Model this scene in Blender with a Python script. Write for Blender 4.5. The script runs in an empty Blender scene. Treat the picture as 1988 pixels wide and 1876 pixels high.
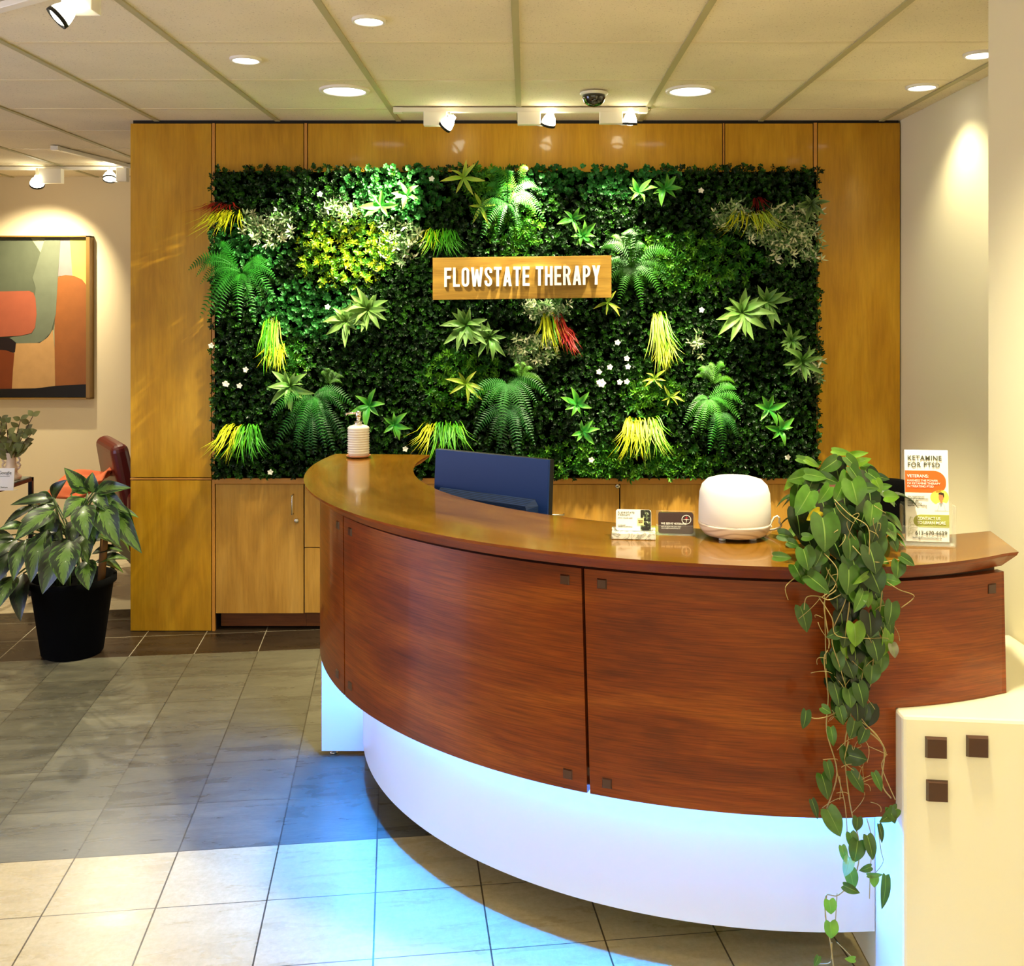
import bpy, math, random
import numpy as np
from mathutils import Vector, Matrix
random.seed(7); RNG = np.random.default_rng(7)
PI = math.pi; R_ = math.radians
C = bpy.context.scene.collection
SC = bpy.context.scene

# ------------------------------------------------------------------ camera
EYE = 1.655; F = 2000.0; VX = 1022.0; VY = 602.0
cd = bpy.data.cameras.new('camera'); cam = bpy.data.objects.new('camera', cd); C.objects.link(cam)
cam.location = (0, 0, EYE); cam.rotation_euler = (PI/2, 0, 0)
cd.sensor_width = 36; cd.sensor_fit = 'HORIZONTAL'; cd.lens = 36*F/1988
cd.shift_x = (994-VX)/1988; cd.shift_y = -(938-VY)/1988
cd.clip_start = .05
SC.camera = cam
SC.view_settings.view_transform = 'Standard'; SC.view_settings.look = 'None'
SC.view_settings.gamma = 1; SC.view_settings.use_curve_mapping = False
SC.view_settings.exposure = 0.30

def P(x, y, Y):                       # measured image position at a known depth -> world point
    return Vector(((x-VX)*Y/F, Y, EYE-(y-VY)*Y/F))
def PZ(x, y, z):                      # measured image position on a plane of known height
    Y = (EYE-z)*F/(y-VY); return Vector(((x-VX)*Y/F, Y, z))

def lin(c):
    return tuple(((v/255/12.92) if v/255 <= .04045 else ((v/255+.055)/1.055)**2.4) for v in c)

# ------------------------------------------------------------------ light
w = bpy.data.worlds.new('world'); SC.world = w; w.use_nodes = True
w.node_tree.nodes['Background'].inputs[0].default_value = (1, .925, .66, 1)
w.node_tree.nodes['Background'].inputs[1].default_value = 1.4

def spot(name, loc, target, watts, size, blend=.5, col=(1, .84, .55), rad=.03):
    l = bpy.data.lights.new(name, 'SPOT'); l.energy = watts; l.spot_size = R_(size); l.spot_blend = blend
    l.color = col; l.shadow_soft_size = rad
    o = bpy.data.objects.new(name, l); C.objects.link(o); o.location = loc
    o.rotation_euler = (Vector(target)-Vector(loc)).to_track_quat('-Z', 'Y').to_euler()
    return o
CEIL = 2.628
WARM = (1, .91, .60)

# ------------------------------------------------------------------ materials
def mat(name, col, rough=.5, metal=0, coat=0, emit=None, es=0, spec=.5, trans=0, alpha=1, sss=0):
    m = bpy.data.materials.new(name); m.use_nodes = True
    b = m.node_tree.nodes['Principled BSDF']
    c = lin(col); b.inputs['Base Color'].default_value = (*c, 1)
    b.inputs['Roughness'].default_value = rough; b.inputs['Metallic'].default_value = metal
    b.inputs['Coat Weight'].default_value = coat; b.inputs['Coat Roughness'].default_value = .08
    b.inputs['Specular IOR Level'].default_value = spec
    b.inputs['Transmission Weight'].default_value = trans; b.inputs['Alpha'].default_value = alpha
    if emit: b.inputs['Emission Color'].default_value = (*lin(emit), 1); b.inputs['Emission Strength'].default_value = es
    return m
def N(m, t, **k):
    n = m.node_tree.nodes.new(t)
    for a, v in k.items(): setattr(n, a, v)
    return n
def L(m, a, b): m.node_tree.links.new(a, b)
def ramp(m, fac, stops):
    r = N(m, 'ShaderNodeValToRGB'); e = r.color_ramp.elements
    while len(e) < len(stops): e.new(.5)
    for i, (p, c) in enumerate(stops):
        e[i].position = p; e[i].color = (*lin(c), 1) if len(c) == 3 else c
    L(m, fac, r.inputs[0]); return r.outputs[0]
def noise(m, vec, scale, detail=4, rough=.5, dist=0):
    n = N(m, 'ShaderNodeTexNoise'); n.inputs['Scale'].default_value = scale
    n.inputs['Detail'].default_value = detail; n.inputs['Roughness'].default_value = rough
    n.inputs['Distortion'].default_value = dist
    if vec is not None: L(m, vec, n.inputs['Vector'])
    return n
def coords(m, which, scale=(1, 1, 1)):
    t = N(m, 'ShaderNodeTexCoord'); mp = N(m, 'ShaderNodeMapping'); mp.inputs['Scale'].default_value = scale
    L(m, t.outputs[which], mp.inputs[0]); return mp.outputs[0]
def mix(m, a, b, f, mode='MIX'):
    x = N(m, 'ShaderNodeMix', data_type='RGBA', blend_type=mode)
    for s, v in ((0, f), (6, a), (7, b)):
        if hasattr(v, 'is_linked') or hasattr(v, 'links'): L(m, v, x.inputs[s])
        elif isinstance(v, (int, float)): x.inputs[s].default_value = v
        else: x.inputs[s].default_value = (*lin(v), 1)
    return x.outputs[2]
def bump(m, h, s=.2, d=.002):
    b = N(m, 'ShaderNodeBump'); b.inputs['Strength'].default_value = s; b.inputs['Distance'].default_value = d
    L(m, h, b.inputs['Height']); L(m, b.outputs[0], m.node_tree.nodes['Principled BSDF'].inputs['Normal'])
def base(m, c): L(m, c, m.node_tree.nodes['Principled BSDF'].inputs['Base Color'])

def wood(name, dark, midc, light,  which='Object', fine=(3, 3, 90), broad=(1.2, 1.2, 7), rough=.35, coat=.3, grain=.35, bmp=.1, cathedral=0):
    m = mat(name, midc, rough, coat=coat, spec=.25)
    b = noise(m, coords(m, which, broad), 1.6, 5, .55, .6)
    f = noise(m, coords(m, which, fine), 2.0, 5, .6, .2)
    c = ramp(m, b.outputs[0], [(.28, dark), (.5, midc), (.74, light)])
    g = ramp(m, f.outputs[0], [(.35, (120, 120, 120)), (.6, (255, 255, 255))])
    c = mix(m, c, g, grain, 'MULTIPLY')
    if cathedral:
        wv = N(m, 'ShaderNodeTexWave', wave_type='RINGS', rings_direction='Z' if which != 'UV' else 'Z')
        wv.inputs['Scale'].default_value = 2.2; wv.inputs['Distortion'].default_value = 7; wv.inputs['Detail'].default_value = 3
        L(m, coords(m, which, (1.0, 6, 1)), wv.inputs['Vector'])
        g2 = ramp(m, wv.outputs[0], [(.2, (130, 120, 120)), (.55, (255, 255, 255))])
        c = mix(m, c, g2, cathedral, 'MULTIPLY')
    base(m, c); bump(m, f.outputs[0], bmp, .001)
    return m

M_maple = wood('maple_veneer', (166, 116, 14), (184, 134, 22), (198, 150, 34), fine=(40, 4, 3), broad=(5, 2, 1.2), rough=.38, coat=.25, grain=.18, bmp=.03)
M_mapleD = wood('cabinet_veneer', (160, 112, 38), (182, 134, 54), (196, 150, 70), fine=(40, 4, 3), broad=(6, 2, 1), rough=.4, coat=.2, grain=.18, bmp=.03)
M_edge = mat('maple_edging', (186, 126, 46), .4)
M_kick = wood('toe_kick_wood', (96, 48, 12), (112, 60, 18), (128, 72, 24), rough=.5)
M_front = wood('cherry_veneer', (96, 32, 1), (132, 56, 4), (164, 84, 14), 'UV', (4, 150, 1), (1.1, 5, 1), .34, .3, .5, .10, .15)
M_top = wood('counter_veneer', (104, 66, 4), (132, 88, 12), (160, 112, 30), 'UV', (2.5, 60, 1), (1.2, 4, 1), .22, .6, .3, .02)
M_plug = mat('dark_plug', (64, 28, 12), .35, coat=.5)
M_dark = mat('shadow_gap_black', (14, 8, 6), .8)
M_white = mat('white_laminate', (232, 228, 224), .35, coat=.2)
M_wall = mat('painted_wall', (224, 206, 172), .85)
M_wallR = mat('painted_wall_pale', (234, 224, 190), .85)
M_chrome = mat('brushed_metal', (205, 200, 190), .25, 1)
M_black = mat('black_plastic', (10, 10, 11), .5, spec=.3)
M_blackm = mat('black_metal', (18, 16, 15), .35, .6)
M_trackw = mat('white_enamel', (232, 226, 212), .4)
M_glow = mat('lamp_glow', (255, 255, 255), .5, emit=(255, 248, 215), es=22)
M_glowd = mat('downlight_glow', (255, 255, 255), .5, emit=(250, 250, 255), es=5)

# ------------------------------------------------------------------ mesh builder
def wl(o):
    v = Vector((0, 0, 0))
    while o: v += o.location; o = o.parent
    return v
class MB:
    def __init__(s): s.v = []; s.f = []; s.mi = []; s.uv = None; s.col = []
    def add(s, v, f, mi=0, col=None):
        n = len(s.v); s.v += [tuple(p) for p in v]; s.f += [tuple(i+n for i in q) for q in f]; s.mi += [mi]*len(f)
        s.col += [col or (1, 1, 1)]*len(v)
        return s
    def box(s, x0, x1, y0, y1, z0, z1, mi=0):
        v = [(x, y, z) for z in (z0, z1) for y in (y0, y1) for x in (x0, x1)]
        return s.add(v, [(0, 2, 3, 1), (4, 5, 7, 6), (0, 1, 5, 4), (2, 6, 7, 3), (0, 4, 6, 2), (1, 3, 7, 5)], mi)
    def lathe(s, prof, n=32, c=(0, 0, 0), mi=0, mtx=None, cap=True):
        v = []
        for r, z in prof:
            for i in range(n):
                a = 2*PI*i/n; p = Vector((r*math.cos(a), r*math.sin(a), z))
                if mtx: p = mtx @ p
                v.append(p+Vector(c))
        f = [(j*n+i, j*n+(i+1) % n, (j+1)*n+(i+1) % n, (j+1)*n+i) for j in range(len(prof)-1) for i in range(n)]
        if cap:
            f.append(tuple(range(n))[::-1]); f.append(tuple((len(prof)-1)*n+i for i in range(n)))
        return s.add(v, f, mi)
    def tube(s, pts, r, n=8, mi=0, taper=None, col=None):
        pts = [Vector(p) for p in pts]; v = []; f = []
        for k, p in enumerate(pts):
            d = (pts[min(k+1, len(pts)-1)]-pts[max(k-1, 0)]).normalized()
            u = d.cross(Vector((.13, .3, 1)) if abs(d.z) < .95 else Vector((1, 0, .1))).normalized(); q = d.cross(u)
            rr = r if taper is None else r+(taper-r)*k/(len(pts)-1)
            for i in range(n):
                a = 2*PI*i/n; v.append(p+u*math.cos(a)*rr+q*math.sin(a)*rr)
        for k in range(len(pts)-1):
            for i in range(n): f.append((k*n+i, k*n+(i+1) % n, (k+1)*n+(i+1) % n, (k+1)*n+i))
        f.append(tuple(range(n))[::-1]); f.append(tuple((len(pts)-1)*n+i for i in range(n)))
        return s.add(v, f, mi, col)
    def prism_xz(s, poly, y0, y1, mi=0):      # polygon in x-z, extruded in y
        n = len(poly); v = [(x, y0, z) for x, z in poly]+[(x, y1, z) for x, z in poly]
        f = [tuple(range(n)), tuple(range(n, 2*n))[::-1]]+[(i, i+n, (i+1) % n+n, (i+1) % n) for i in range(n)]
        return s.add(v, f, mi)
    def xf(s, mtx, start=0):
        for i in range(start, len(s.v)): s.v[i] = tuple(mtx @ Vector(s.v[i]))
        return s
    def build(s, name, mats, parent=None, smooth=False, bevel=0, seg=2, uvs=None, sub=0, loc=None):
        if not isinstance(mats, (list, tuple)): mats = [mats]
        off = wl(parent) if parent else Vector(loc or (0, 0, 0))
        me = bpy.data.meshes.new(name)
        me.from_pydata([(a-off.x, b-off.y, c-off.z) for a, b, c in s.v], [], s.f)
        for m in mats: me.materials.append(m)
        if len(mats) > 1: me.polygons.foreach_set('material_index', s.mi)
        if smooth: me.polygons.foreach_set('use_smooth', [True]*len(s.f))
        if uvs is not None:
            ul = me.uv_layers.new(name='UVMap'); li = np.zeros(len(me.loops), np.int32); me.loops.foreach_get('vertex_index', li)
            ul.data.foreach_set('uv', np.array(uvs, float)[li].ravel())
        if any(c != (1, 1, 1) for c in s.col):
            ca = me.color_attributes.new('Col', 'FLOAT_COLOR', 'POINT')
            ca.data.foreach_set('color', np.array([(*c, 1) for c in s.col], float).ravel())
        me.update(); o = bpy.data.objects.new(name, me); C.objects.link(o)
        if parent: o.parent = parent
        else: o.location = off
        if bevel:
            b = o.modifiers.new('bevel', 'BEVEL'); b.width = bevel; b.segments = seg; b.limit_method = 'ANGLE'; b.angle_limit = R_(40)
        if sub: b = o.modifiers.new('sub', 'SUBSURF'); b.levels = b.render_levels = sub
        return o
def tag(o, label=None, cat=None, group=None, kind=None):
    for k, v in (('label', label), ('category', cat), ('group', group), ('kind', kind)):
        if v: o[k] = v
    return o
def thing(name, loc, label, cat, group=None):
    o = bpy.data.objects.new(name, None); C.objects.link(o); o.location = loc; o.empty_display_size = .1
    return tag(o, label, cat, group)
def struct(o): o['kind'] = 'structure'; return o
def text(s, size, m, parent, mtx, xs=1, bold=0, align='LEFT', ext=.0004, name='lettering', sp=1):
    cu = bpy.data.curves.new('t', 'FONT'); cu.body = s; cu.size = size; cu.extrude = ext; cu.offset = bold; cu.align_x = align
    cu.space_character = sp; cu.resolution_u = 3
    t = bpy.data.objects.new('t', cu); C.objects.link(t); bpy.context.view_layer.update()
    dg = bpy.context.evaluated_depsgraph_get(); me = bpy.data.meshes.new_from_object(t.evaluated_get(dg))
    bpy.data.objects.remove(t)
    S = Matrix.Diagonal((xs, 1, 1, 1)); Rx = Matrix.Rotation(PI/2, 4, 'X')
    me.transform(Matrix.Translation(-wl(parent)) @ mtx @ Rx @ S)
    me.materials.clear(); me.materials.append(m)
    o = bpy.data.objects.new(name, me); C.objects.link(o); o.parent = parent; return o

# ------------------------------------------------------------------ the room
YW = 5.305
def floor():
    m = mat('floor_tiles', (180, 170, 140), .5, spec=.22)
    tc = N(m, 'ShaderNodeTexCoord'); mp = N(m, 'ShaderNodeMapping', vector_type='POINT')
    a = -math.atan(.128); mp.inputs['Rotation'].default_value = (0, 0, a)
    L(m, tc.outputs['Object'], mp.inputs[0])
    sx = N(m, 'ShaderNodeSeparateXYZ'); L(m, mp.outputs[0], sx.inputs[0]); U, V = sx.outputs[0], sx.outputs[1]
    def mt(op, a, b=None):
        n = N(m, 'ShaderNodeMath', operation=op)
        for i, v in enumerate((a, b)):
            if v is None: continue
            if isinstance(v, (int, float)): n.inputs[i].default_value = v
            else: L(m, v, n.inputs[i])
        return n.outputs[0]
    T = .301
    # v < 3.257 cream; 3.257..5.117 grey (0.31 rows); beyond dark
    isgrey = mt('GREATER_THAN', V, 3.257); isdark = mt('GREATER_THAN', V, 5.117)
    far = mt('GREATER_THAN', V, 5.93)
    def joint(coord, org, size, wd):
        t = mt('DIVIDE', mt('SUBTRACT', coord, org), size)
        fr = mt('FRACT', t); d = mt('MINIMUM', fr, mt('SUBTRACT', 1, fr))
        return mt('LESS_THAN', d, wd/size/2), mt('FLOOR', t)
    ju, iu = joint(U, -.656-30*T, T, .0045)
    jv, iv = joint(V, 3.257-12*.31, .31, .0035)
    jvc, ivc = joint(V, 3.257-30*T, T, .003)
    jmix = N(m, 'ShaderNodeMix'); L(m, isgrey, jmix.inputs[0]); L(m, jvc, jmix.inputs[2]); L(m, jv, jmix.inputs[3])
    J = mt('MAXIMUM', ju, jmix.outputs[0])
    cid = N(m, 'ShaderNodeCombineXYZ'); L(m, iu, cid.inputs[0]); L(m, iv, cid.inputs[1])
    wn = N(m, 'ShaderNodeTexWhiteNoise'); L(m, cid.outputs[0], wn.inputs['Vector'])
    # streaky stone: offset per tile
    ofs = N(m, 'ShaderNodeVectorMath', operation='MULTIPLY_ADD'); L(m, wn.outputs['Color'], ofs.inputs[0])
    ofs.inputs[1].default_value = (7, 7, 7); L(m, mp.outputs[0], ofs.inputs[2])
    mp2 = N(m, 'ShaderNodeMapping'); mp2.inputs['Scale'].default_value = (2.0, 8, 1); L(m, ofs.outputs[0], mp2.inputs[0])
    n1 = noise(m, mp2.outputs[0], 1.5, 6, .6, .5)
    n2 = noise(m, mp2.outputs[0], 14, 5, .75, .3)
    n3 = noise(m, mp.outputs[0], 60, 4, .7)
    g = ramp(m, n1.outputs[0], [(.25, (80, 76, 62)), (.5, (98, 94, 76)), (.8, (118, 113, 90))])
    g = mix(m, g, ramp(m, n2.outputs[0], [(.35, (0, 0, 0)), (.8, (96, 92, 80))]), .5, 'ADD')
    tone = ramp(m, wn.outputs['Value'], [(0, (218, 218, 218)), (1, (255, 255, 255))])
    g = mix(m, g, tone, 1.0, 'MULTIPLY')
    cr = ramp(m, n3.outputs[0], [(.3, (180, 162, 116)), (.7, (198, 180, 134))])
    cr = mix(m, cr, ramp(m, n1.outputs[0], [(.3, (225, 220, 210)), (.6, (255, 255, 255))]), .6, 'MULTIPLY')
    dk = ramp(m, n1.outputs[0], [(.3, (40, 30, 20)), (.7, (58, 46, 34))])
    fr_ = mix(m, (206, 190, 160), (216, 200, 170), n1.outputs[0])
    c = mix(m, cr, g, isgrey); c = mix(m, c, dk, isdark); 
    jc = mix(m, (74, 62, 40), (70, 66, 52), isgrey); jc = mix(m, jc, (150, 140, 120), isdark)
    c = mix(m, c, jc, J); c = mix(m, c, fr_, far)
    base(m, c)
    rr = ramp(m, n1.outputs[0], [(.3, (130, 130, 130)), (.7, (165, 165, 165))]); L(m, rr, m.node_tree.nodes['Principled BSDF'].inputs['Roughness'])
    bump(m, n2.outputs[0], .08, .001)
    b = MB(); b.box(-4.6, 2.4, -3, 7.7, -.1, 0)
    return struct(b.build('floor', m))
floor()

def ceiling():
    mt_ = mat('acoustic_tile', (214, 196, 160), .9)
    v = noise(mt_, coords(mt_, 'Object', (1, 1, 1)), 160, 3, .6)
    v2 = noise(mt_, coords(mt_, 'Object', (1, 1, 1)), 2.2, 2, .5)
    c = ramp(mt_, v.outputs[0], [(.28, (165, 145, 108)), (.38, (236, 222, 190)), (1, (240, 226, 196))])
    c = mix(mt_, c, ramp(mt_, v2.outputs[0], [(.3, (238, 238, 238)), (.7, (255, 255, 255))]), 1, 'MULTIPLY')
    base(mt_, c); bump(mt_, v.outputs[0], .3, .002)
    mb_ = mat('ceiling_grid', (176, 166, 126), .6); mc_ = mat('ceiling_cross_bar', (222, 206, 170), .6)
    b = MB(); xs = [-.037+.623*k for k in range(-8, 5)]; ys = [3.771+.621*k for k in range(-10, 8)]
    b.box(-4.7, 2.5, -3, 7.7, CEIL+.006, CEIL+.1, 0)
    for x in xs: b.box(x-.0125, x+.0125, -3, 7.65, CEIL, CEIL+.02, 1)
    for y in ys:
        if y < 7.6: b.box(-4.6, 2.4, y-.0125, y+.0125, CEIL+.004, CEIL+.02, 2)
    return struct(b.build('ceiling', [mt_, mb_, mc_]))
ceiling()
b = MB(); b.box(1.93, 2.1, 3.1, 5.9, 0, CEIL+.02); struct(b.build('wall_right', M_wallR))
b = MB(); b.box(1.39, 2.1, -3, 3.1, 0, CEIL+.02); struct(b.build('wall_right_front', M_wallR))
b = MB(); b.box(-4.7, 2.0, 7.57, 7.7, 0, CEIL+.02); struct(b.build('wall_back_left', M_wall))
# left wall with a tall glazed door standing in daylight
b = MB(); b.box(-4.7, -4.6, -3, 1.7, 0, CEIL+.02); b.box(-4.7, -4.6, 3.5, 7.6, 0, CEIL+.02); b.box(-4.7, -4.6, 1.7, 3.5, 2.35, CEIL+.02)
struct(b.build('wall_left', M_wall))
b = MB()
for y in (1.7, 2.57, 3.44): b.box(-4.69, -4.61, y, y+.06, 0, 2.35)
b.box(-4.69, -4.61, 1.7, 3.5, 2.29, 2.35); b.box(-4.69, -4.61, 1.7, 3.5, 0, .12)
fr = struct(b.build('window_1', M_blackm))
b = MB(); b.box(-4.66, -4.65, 1.76, 3.44, .12, 2.29)
b.build('window_pane', mat('daylit_glass', (200, 210, 255), .2, emit=(196, 206, 255), es=6), fr)

# ---- maple panelled wall
def xw(px, Y=YW): return (px-VX)*Y/F
def zw(py, Y=YW): return EYE-(py-VY)*Y/F
b = MB(); b.box(-2.03, 1.92, YW+.012, 5.85, zw(928)+.002, CEIL+.01)
wb = struct(b.build('wall_back', M_dark))
b = MB(); b.box(-2.03, xw(417), YW+.012, 5.85, 0, zw(930)); wl_ = struct(b.build('trim_1', M_dark))
b = MB(); b.box(xw(1584), 1.92, YW+.012, 5.85, 0, zw(930)); wr_ = struct(b.build('trim_2', M_dark))
g_ = .0025
def panel(x0, x1, y0, y1, m=M_maple, name='wood_panel', pr=0):
    q_ = g_ if not pr else .0008
    b = MB(); b.box(xw(x0)+q_, xw(x1)-q_, YW-pr, YW+.02, zw(y1)+q_, zw(y0)-q_)
    return b.build(name, m, (wl_ if x1 < 420 else wr_) if y0 > 900 else wb, bevel=.001)
for a in ((252.4, 411, 239, 928), (252.4, 411, 932, 1226), (418, 590, 239, 905), (597, 1403, 239, 905), (1407, 1579, 239, 905), (1587, 1748, 238, 932), (1587, 1748, 934, 1226)):
    panel(*a)
for a in ((411.5, 417.5, 239, 927), (411.5, 417.5, 931, 1226), (590.5, 596.5, 239, 905), (1579.5, 1586.5, 238, 932), (1403.4, 1406.6, 239, 905), (252.4, 411, 928.2, 931.8), (1587, 1748, 931.6, 934.4)): panel(*a, m=M_edge, name='edge_strip', pr=.002)

# ---- base cabinets and worktop
ZT = zw(940); ZB = zw(1191)
b = MB(); b.box(xw(418), xw(1583), YW-.012, YW+.42, ZT+.002, zw(928))
tag(b.build('worktop', M_edge, bevel=.002), 'long thin maple worktop strip under the leafy green wall', 'worktop')
def bar_handle(x, z, ln, vert, parent):
    b = MB(); h = ln/2; d = .028
    if vert: pts = [(x, YW-.001, z+h), (x, YW-d, z+h), (x, YW-d, z-h), (x, YW-.001, z-h)]
    else: pts = [(x-h, YW-.001, z), (x-h, YW-d, z), (x+h, YW-d, z), (x+h, YW-.001, z)]
    b.tube(pts, .0045, 10); return tag(b.build('handle', M_chrome, parent, smooth=True), 'brushed metal bar handle')
def lock(x, z, parent):
    b = MB(); b.lathe([(.012, 0), (.012, .006), (.009, .009), (.003, .009)], 16, (x, YW, z), mtx=Matrix.Rotation(PI/2, 4, 'X'))
    return tag(b.build('lock', M_chrome, parent, smooth=True), 'round metal key lock')
units = [(418, 590, 'door', 'maple base cabinet with a bar handle, left of the reception desk'),
         (590.5, 794, 'drawers', 'maple drawer cabinet half hidden behind the left end of the desk'),
         (794.5, 998.5, 'door', 'maple base cabinet behind the computer monitor'),
         (999, 1203, 'drawers', 'maple drawer cabinet behind the white and black business cards'),
         (1203.5, 1407, 'door', 'maple base cabinet behind the white aroma diffuser'),
         (1407.5, 1583, 'door', 'maple base cabinet behind the trailing plant on the counter')]
for x0, x1, kind, lab in units:
    X0, X1 = xw(x0), xw(x1); t = thing('base_cabinet', ((X0+X1)/2, YW, 0), lab, 'cabinet', 'base cabinets under the green wall')
    b = MB(); b.box(X0, X1, YW+.02, YW+.42, ZB, ZT); b.build('body', M_dark, t)
    b = MB(); b.box(X0+.015*(kind == 'door' and x0 == 418), X1, YW+.05, YW+.42, .012, ZB); b.build('toe_kick', M_kick, t)
    if kind == 'door':
        b = MB(); b.box(X0+g_, X1-g_, YW, YW+.019, ZB, ZT-.001); d = b.build('door', M_mapleD, t, bevel=.001)
        bar_handle(X1-.055, zw(979), .10, True, d); lock(X1-.037, zw(1011), d)
        if x0 > 1300: pass
    else:
        zs = [ZT, zw(1063.5), ZB]
        for k in range(2):
            b = MB(); b.box(X0+g_, X1-g_, YW, YW+.019, zs[k+1]+g_, zs[k]-g_); d = b.build('drawer', M_mapleD, t, bevel=.001)
            if x0 > 900:
                bar_handle(xw(1074), zw(998 if k == 0 else 1120), .11, False, d)
                if k == 0: lock(xw(1199), zw(944), d)
            else: bar_handle((X0+X1)/2+.05, zw(998 if k == 0 else 1120), .11, False, d)

# ------------------------------------------------------------------ lamps
def downlight(x, y, dpx, lab, watts=26, size=118, grp='round recessed downlights'):
    Y = (CEIL-EYE)*F/(VY-y); X = (x-VX)*Y/F; r = dpx*Y/F/2
    t = thing('downlight', (X, Y, CEIL), lab, 'ceiling light', grp)
    b = MB(); b.lathe([(r*.98, .006), (r*1.0, -.001), (r*1.02, -.005), (r*1.2, -.004), (r*1.22, .001), (r*1.22, .008)], 40, (X, Y, CEIL), cap=False)
    b.build('trim_ring', M_trackw, t, smooth=True)
    b = MB(); b.lathe([(r*.99, -.001), (r*.5, .001), (.001, .0015)], 40, (X, Y, CEIL)); b.build('diffuser', M_glowd, t)
    spot('ceiling_spot', (X, Y, CEIL-.03), (X, Y, 0), watts, size, .8, WARM, r*.8)
for a in ((716, 41, 54, 'small round downlight at the top, left of the centre ceiling bar', 30),
          (477, 117, 50, 'leftmost round downlight, above the maple panel', 30),
          (669, 177, 80, 'large round downlight left of the centre, above the maple wall', 170),
          (1340, 177, 78, 'large round downlight right of the black dome camera', 560, 82),
          (1790, 170, 50, 'small round downlight close to the right wall corner', 26),
          (1903, 107, 52, 'downlight partly hidden by the pale wall edge at top right', 22)): downlight(*a)
# unseen ceiling spots without fixtures, added to brighten the room, counter and walls
def added_spot(X, Y, watts, size=130):
    spot('ceiling_spot', (X, Y, CEIL-.03), (X, Y, 0), watts, size, .8, WARM, .08)
for X, Y, W_ in ((-.2, 1.6, 26), (.75, 2.15, 190), (-2.8, 1.2, 30), (-.6, -.4, 60), (-2.9, 3.4, 24), (.9, -.3, 60), (-3.2, 5.6, 80)): added_spot(X, Y, W_)

def track(p0, p1, lab, w_=.035, h=.022):
    p0, p1 = Vector(p0), Vector(p1); d = (p1-p0).normalized(); n = Vector((-d.y, d.x, 0))*w_/2
    b = MB(); v = []
    for z in (-h, 0):
        for p in (p0, p1):
            for s in (-1, 1): v.append((p.x+n.x*s, p.y+n.y*s, CEIL+z))
    b.add(v, [(0, 1, 3, 2), (4, 6, 7, 5), (0, 4, 5, 1), (2, 3, 7, 6), (0, 2, 6, 4), (1, 5, 7, 3)])
    t = thing('lighting_track', ((p0+p1)/2).to_tuple()[:2]+(CEIL,), lab, 'lighting track', 'ceiling lighting tracks')
    b.build('rail', M_trackw, t, bevel=.002)
    for p, s in ((p0, 1), (p1, -1)):
        b = MB(); q = p+d*.02*s; b.box(q.x-.022, q.x+.022, q.y-.02, q.y+.02, CEIL-h-.003, CEIL)
        b.build('end_cap', M_trackw, t)
def track_head(bulb, boxc, aim, lab, watts, size=60, box=(.11, .04, .055), rad=.034, blend=.6, col=(1, .88, .58), smat=None):
    B = Vector(bulb); A = (Vector(aim)-B).normalized(); bx = Vector(boxc)
    t = thing('track_light', (bx.x, bx.y, CEIL), lab, 'track light', 'white track light heads')
    b = MB(); b.box(bx.x-box[0]/2, bx.x+box[0]/2, bx.y-box[1]/2, bx.y+box[1]/2, bx.z-box[2]/2, CEIL-.02)
    b.build('adapter_box', M_trackw, t, bevel=.003)
    Q = A.to_track_quat('Z', 'Y').to_matrix().to_4x4()
    b = MB(); e = 1 if B.x > bx.x else -1
    b.tube([(bx.x+e*box[0]*.25, bx.y, bx.z-box[2]/2+.004), (bx.x+e*box[0]*.5, bx.y, bx.z-box[2]/2-.002), tuple(B-A*.01+Vector((0, -.0, -rad*.6)))], .005, 8)
    b.build('arm', M_trackw, t, smooth=True)
    b = MB(); b.tube([tuple(B-A*.02), tuple(B-A*.05), (B.x, B.y, CEIL-.018)], .009, 10); b.build('socket', M_trackw, t, smooth=True)
    b = MB(); b.lathe([(rad*.97, .004), (rad*1.07, .004), (rad*1.07, .016), (rad*.97, .016), (rad*.97, .004)], 28, B, mtx=Q, cap=False)
    b.build('lamp_ring', M_black, t, smooth=True)
    b = MB(); b.lathe([(rad*.3, -.06), (rad*.42, -.045), (rad*.75, -.028), (rad*.97, -.006), (rad*.98, .006), (rad*.7, .014), (rad*.3, .018), (.001, .019)], 28, B, mtx=Q)
    b.build('bulb', M_glow, t, smooth=True)
    spot('track_lamp', B+A*.035, aim, watts, size, blend, col, .02)
YT = 4.96
track((xw(765, YT), YT, 0), (xw(1256, YT), YT, 0), 'white lighting track with three lit heads above the green wall')
GW = (1, .93, .66)
track_head(P(866, 243, YT), P(845, 234, YT), P(650, 470, 5.22), 'lit track light, leftmost of three above the green wall', 470, 60, blend=.9, col=GW)
track_head(P(1065, 238, YT), P(1027, 232, YT), P(1010, 450, 5.22), 'lit track light, middle of three above the green wall', 230, 54, blend=.9, col=GW)
track_head(P(1223, 236, YT), P(1186, 230, YT), P(1190, 720, 5.2), 'lit track light, rightmost of three above the green wall', 130, 80, blend=.9, col=GW)
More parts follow.
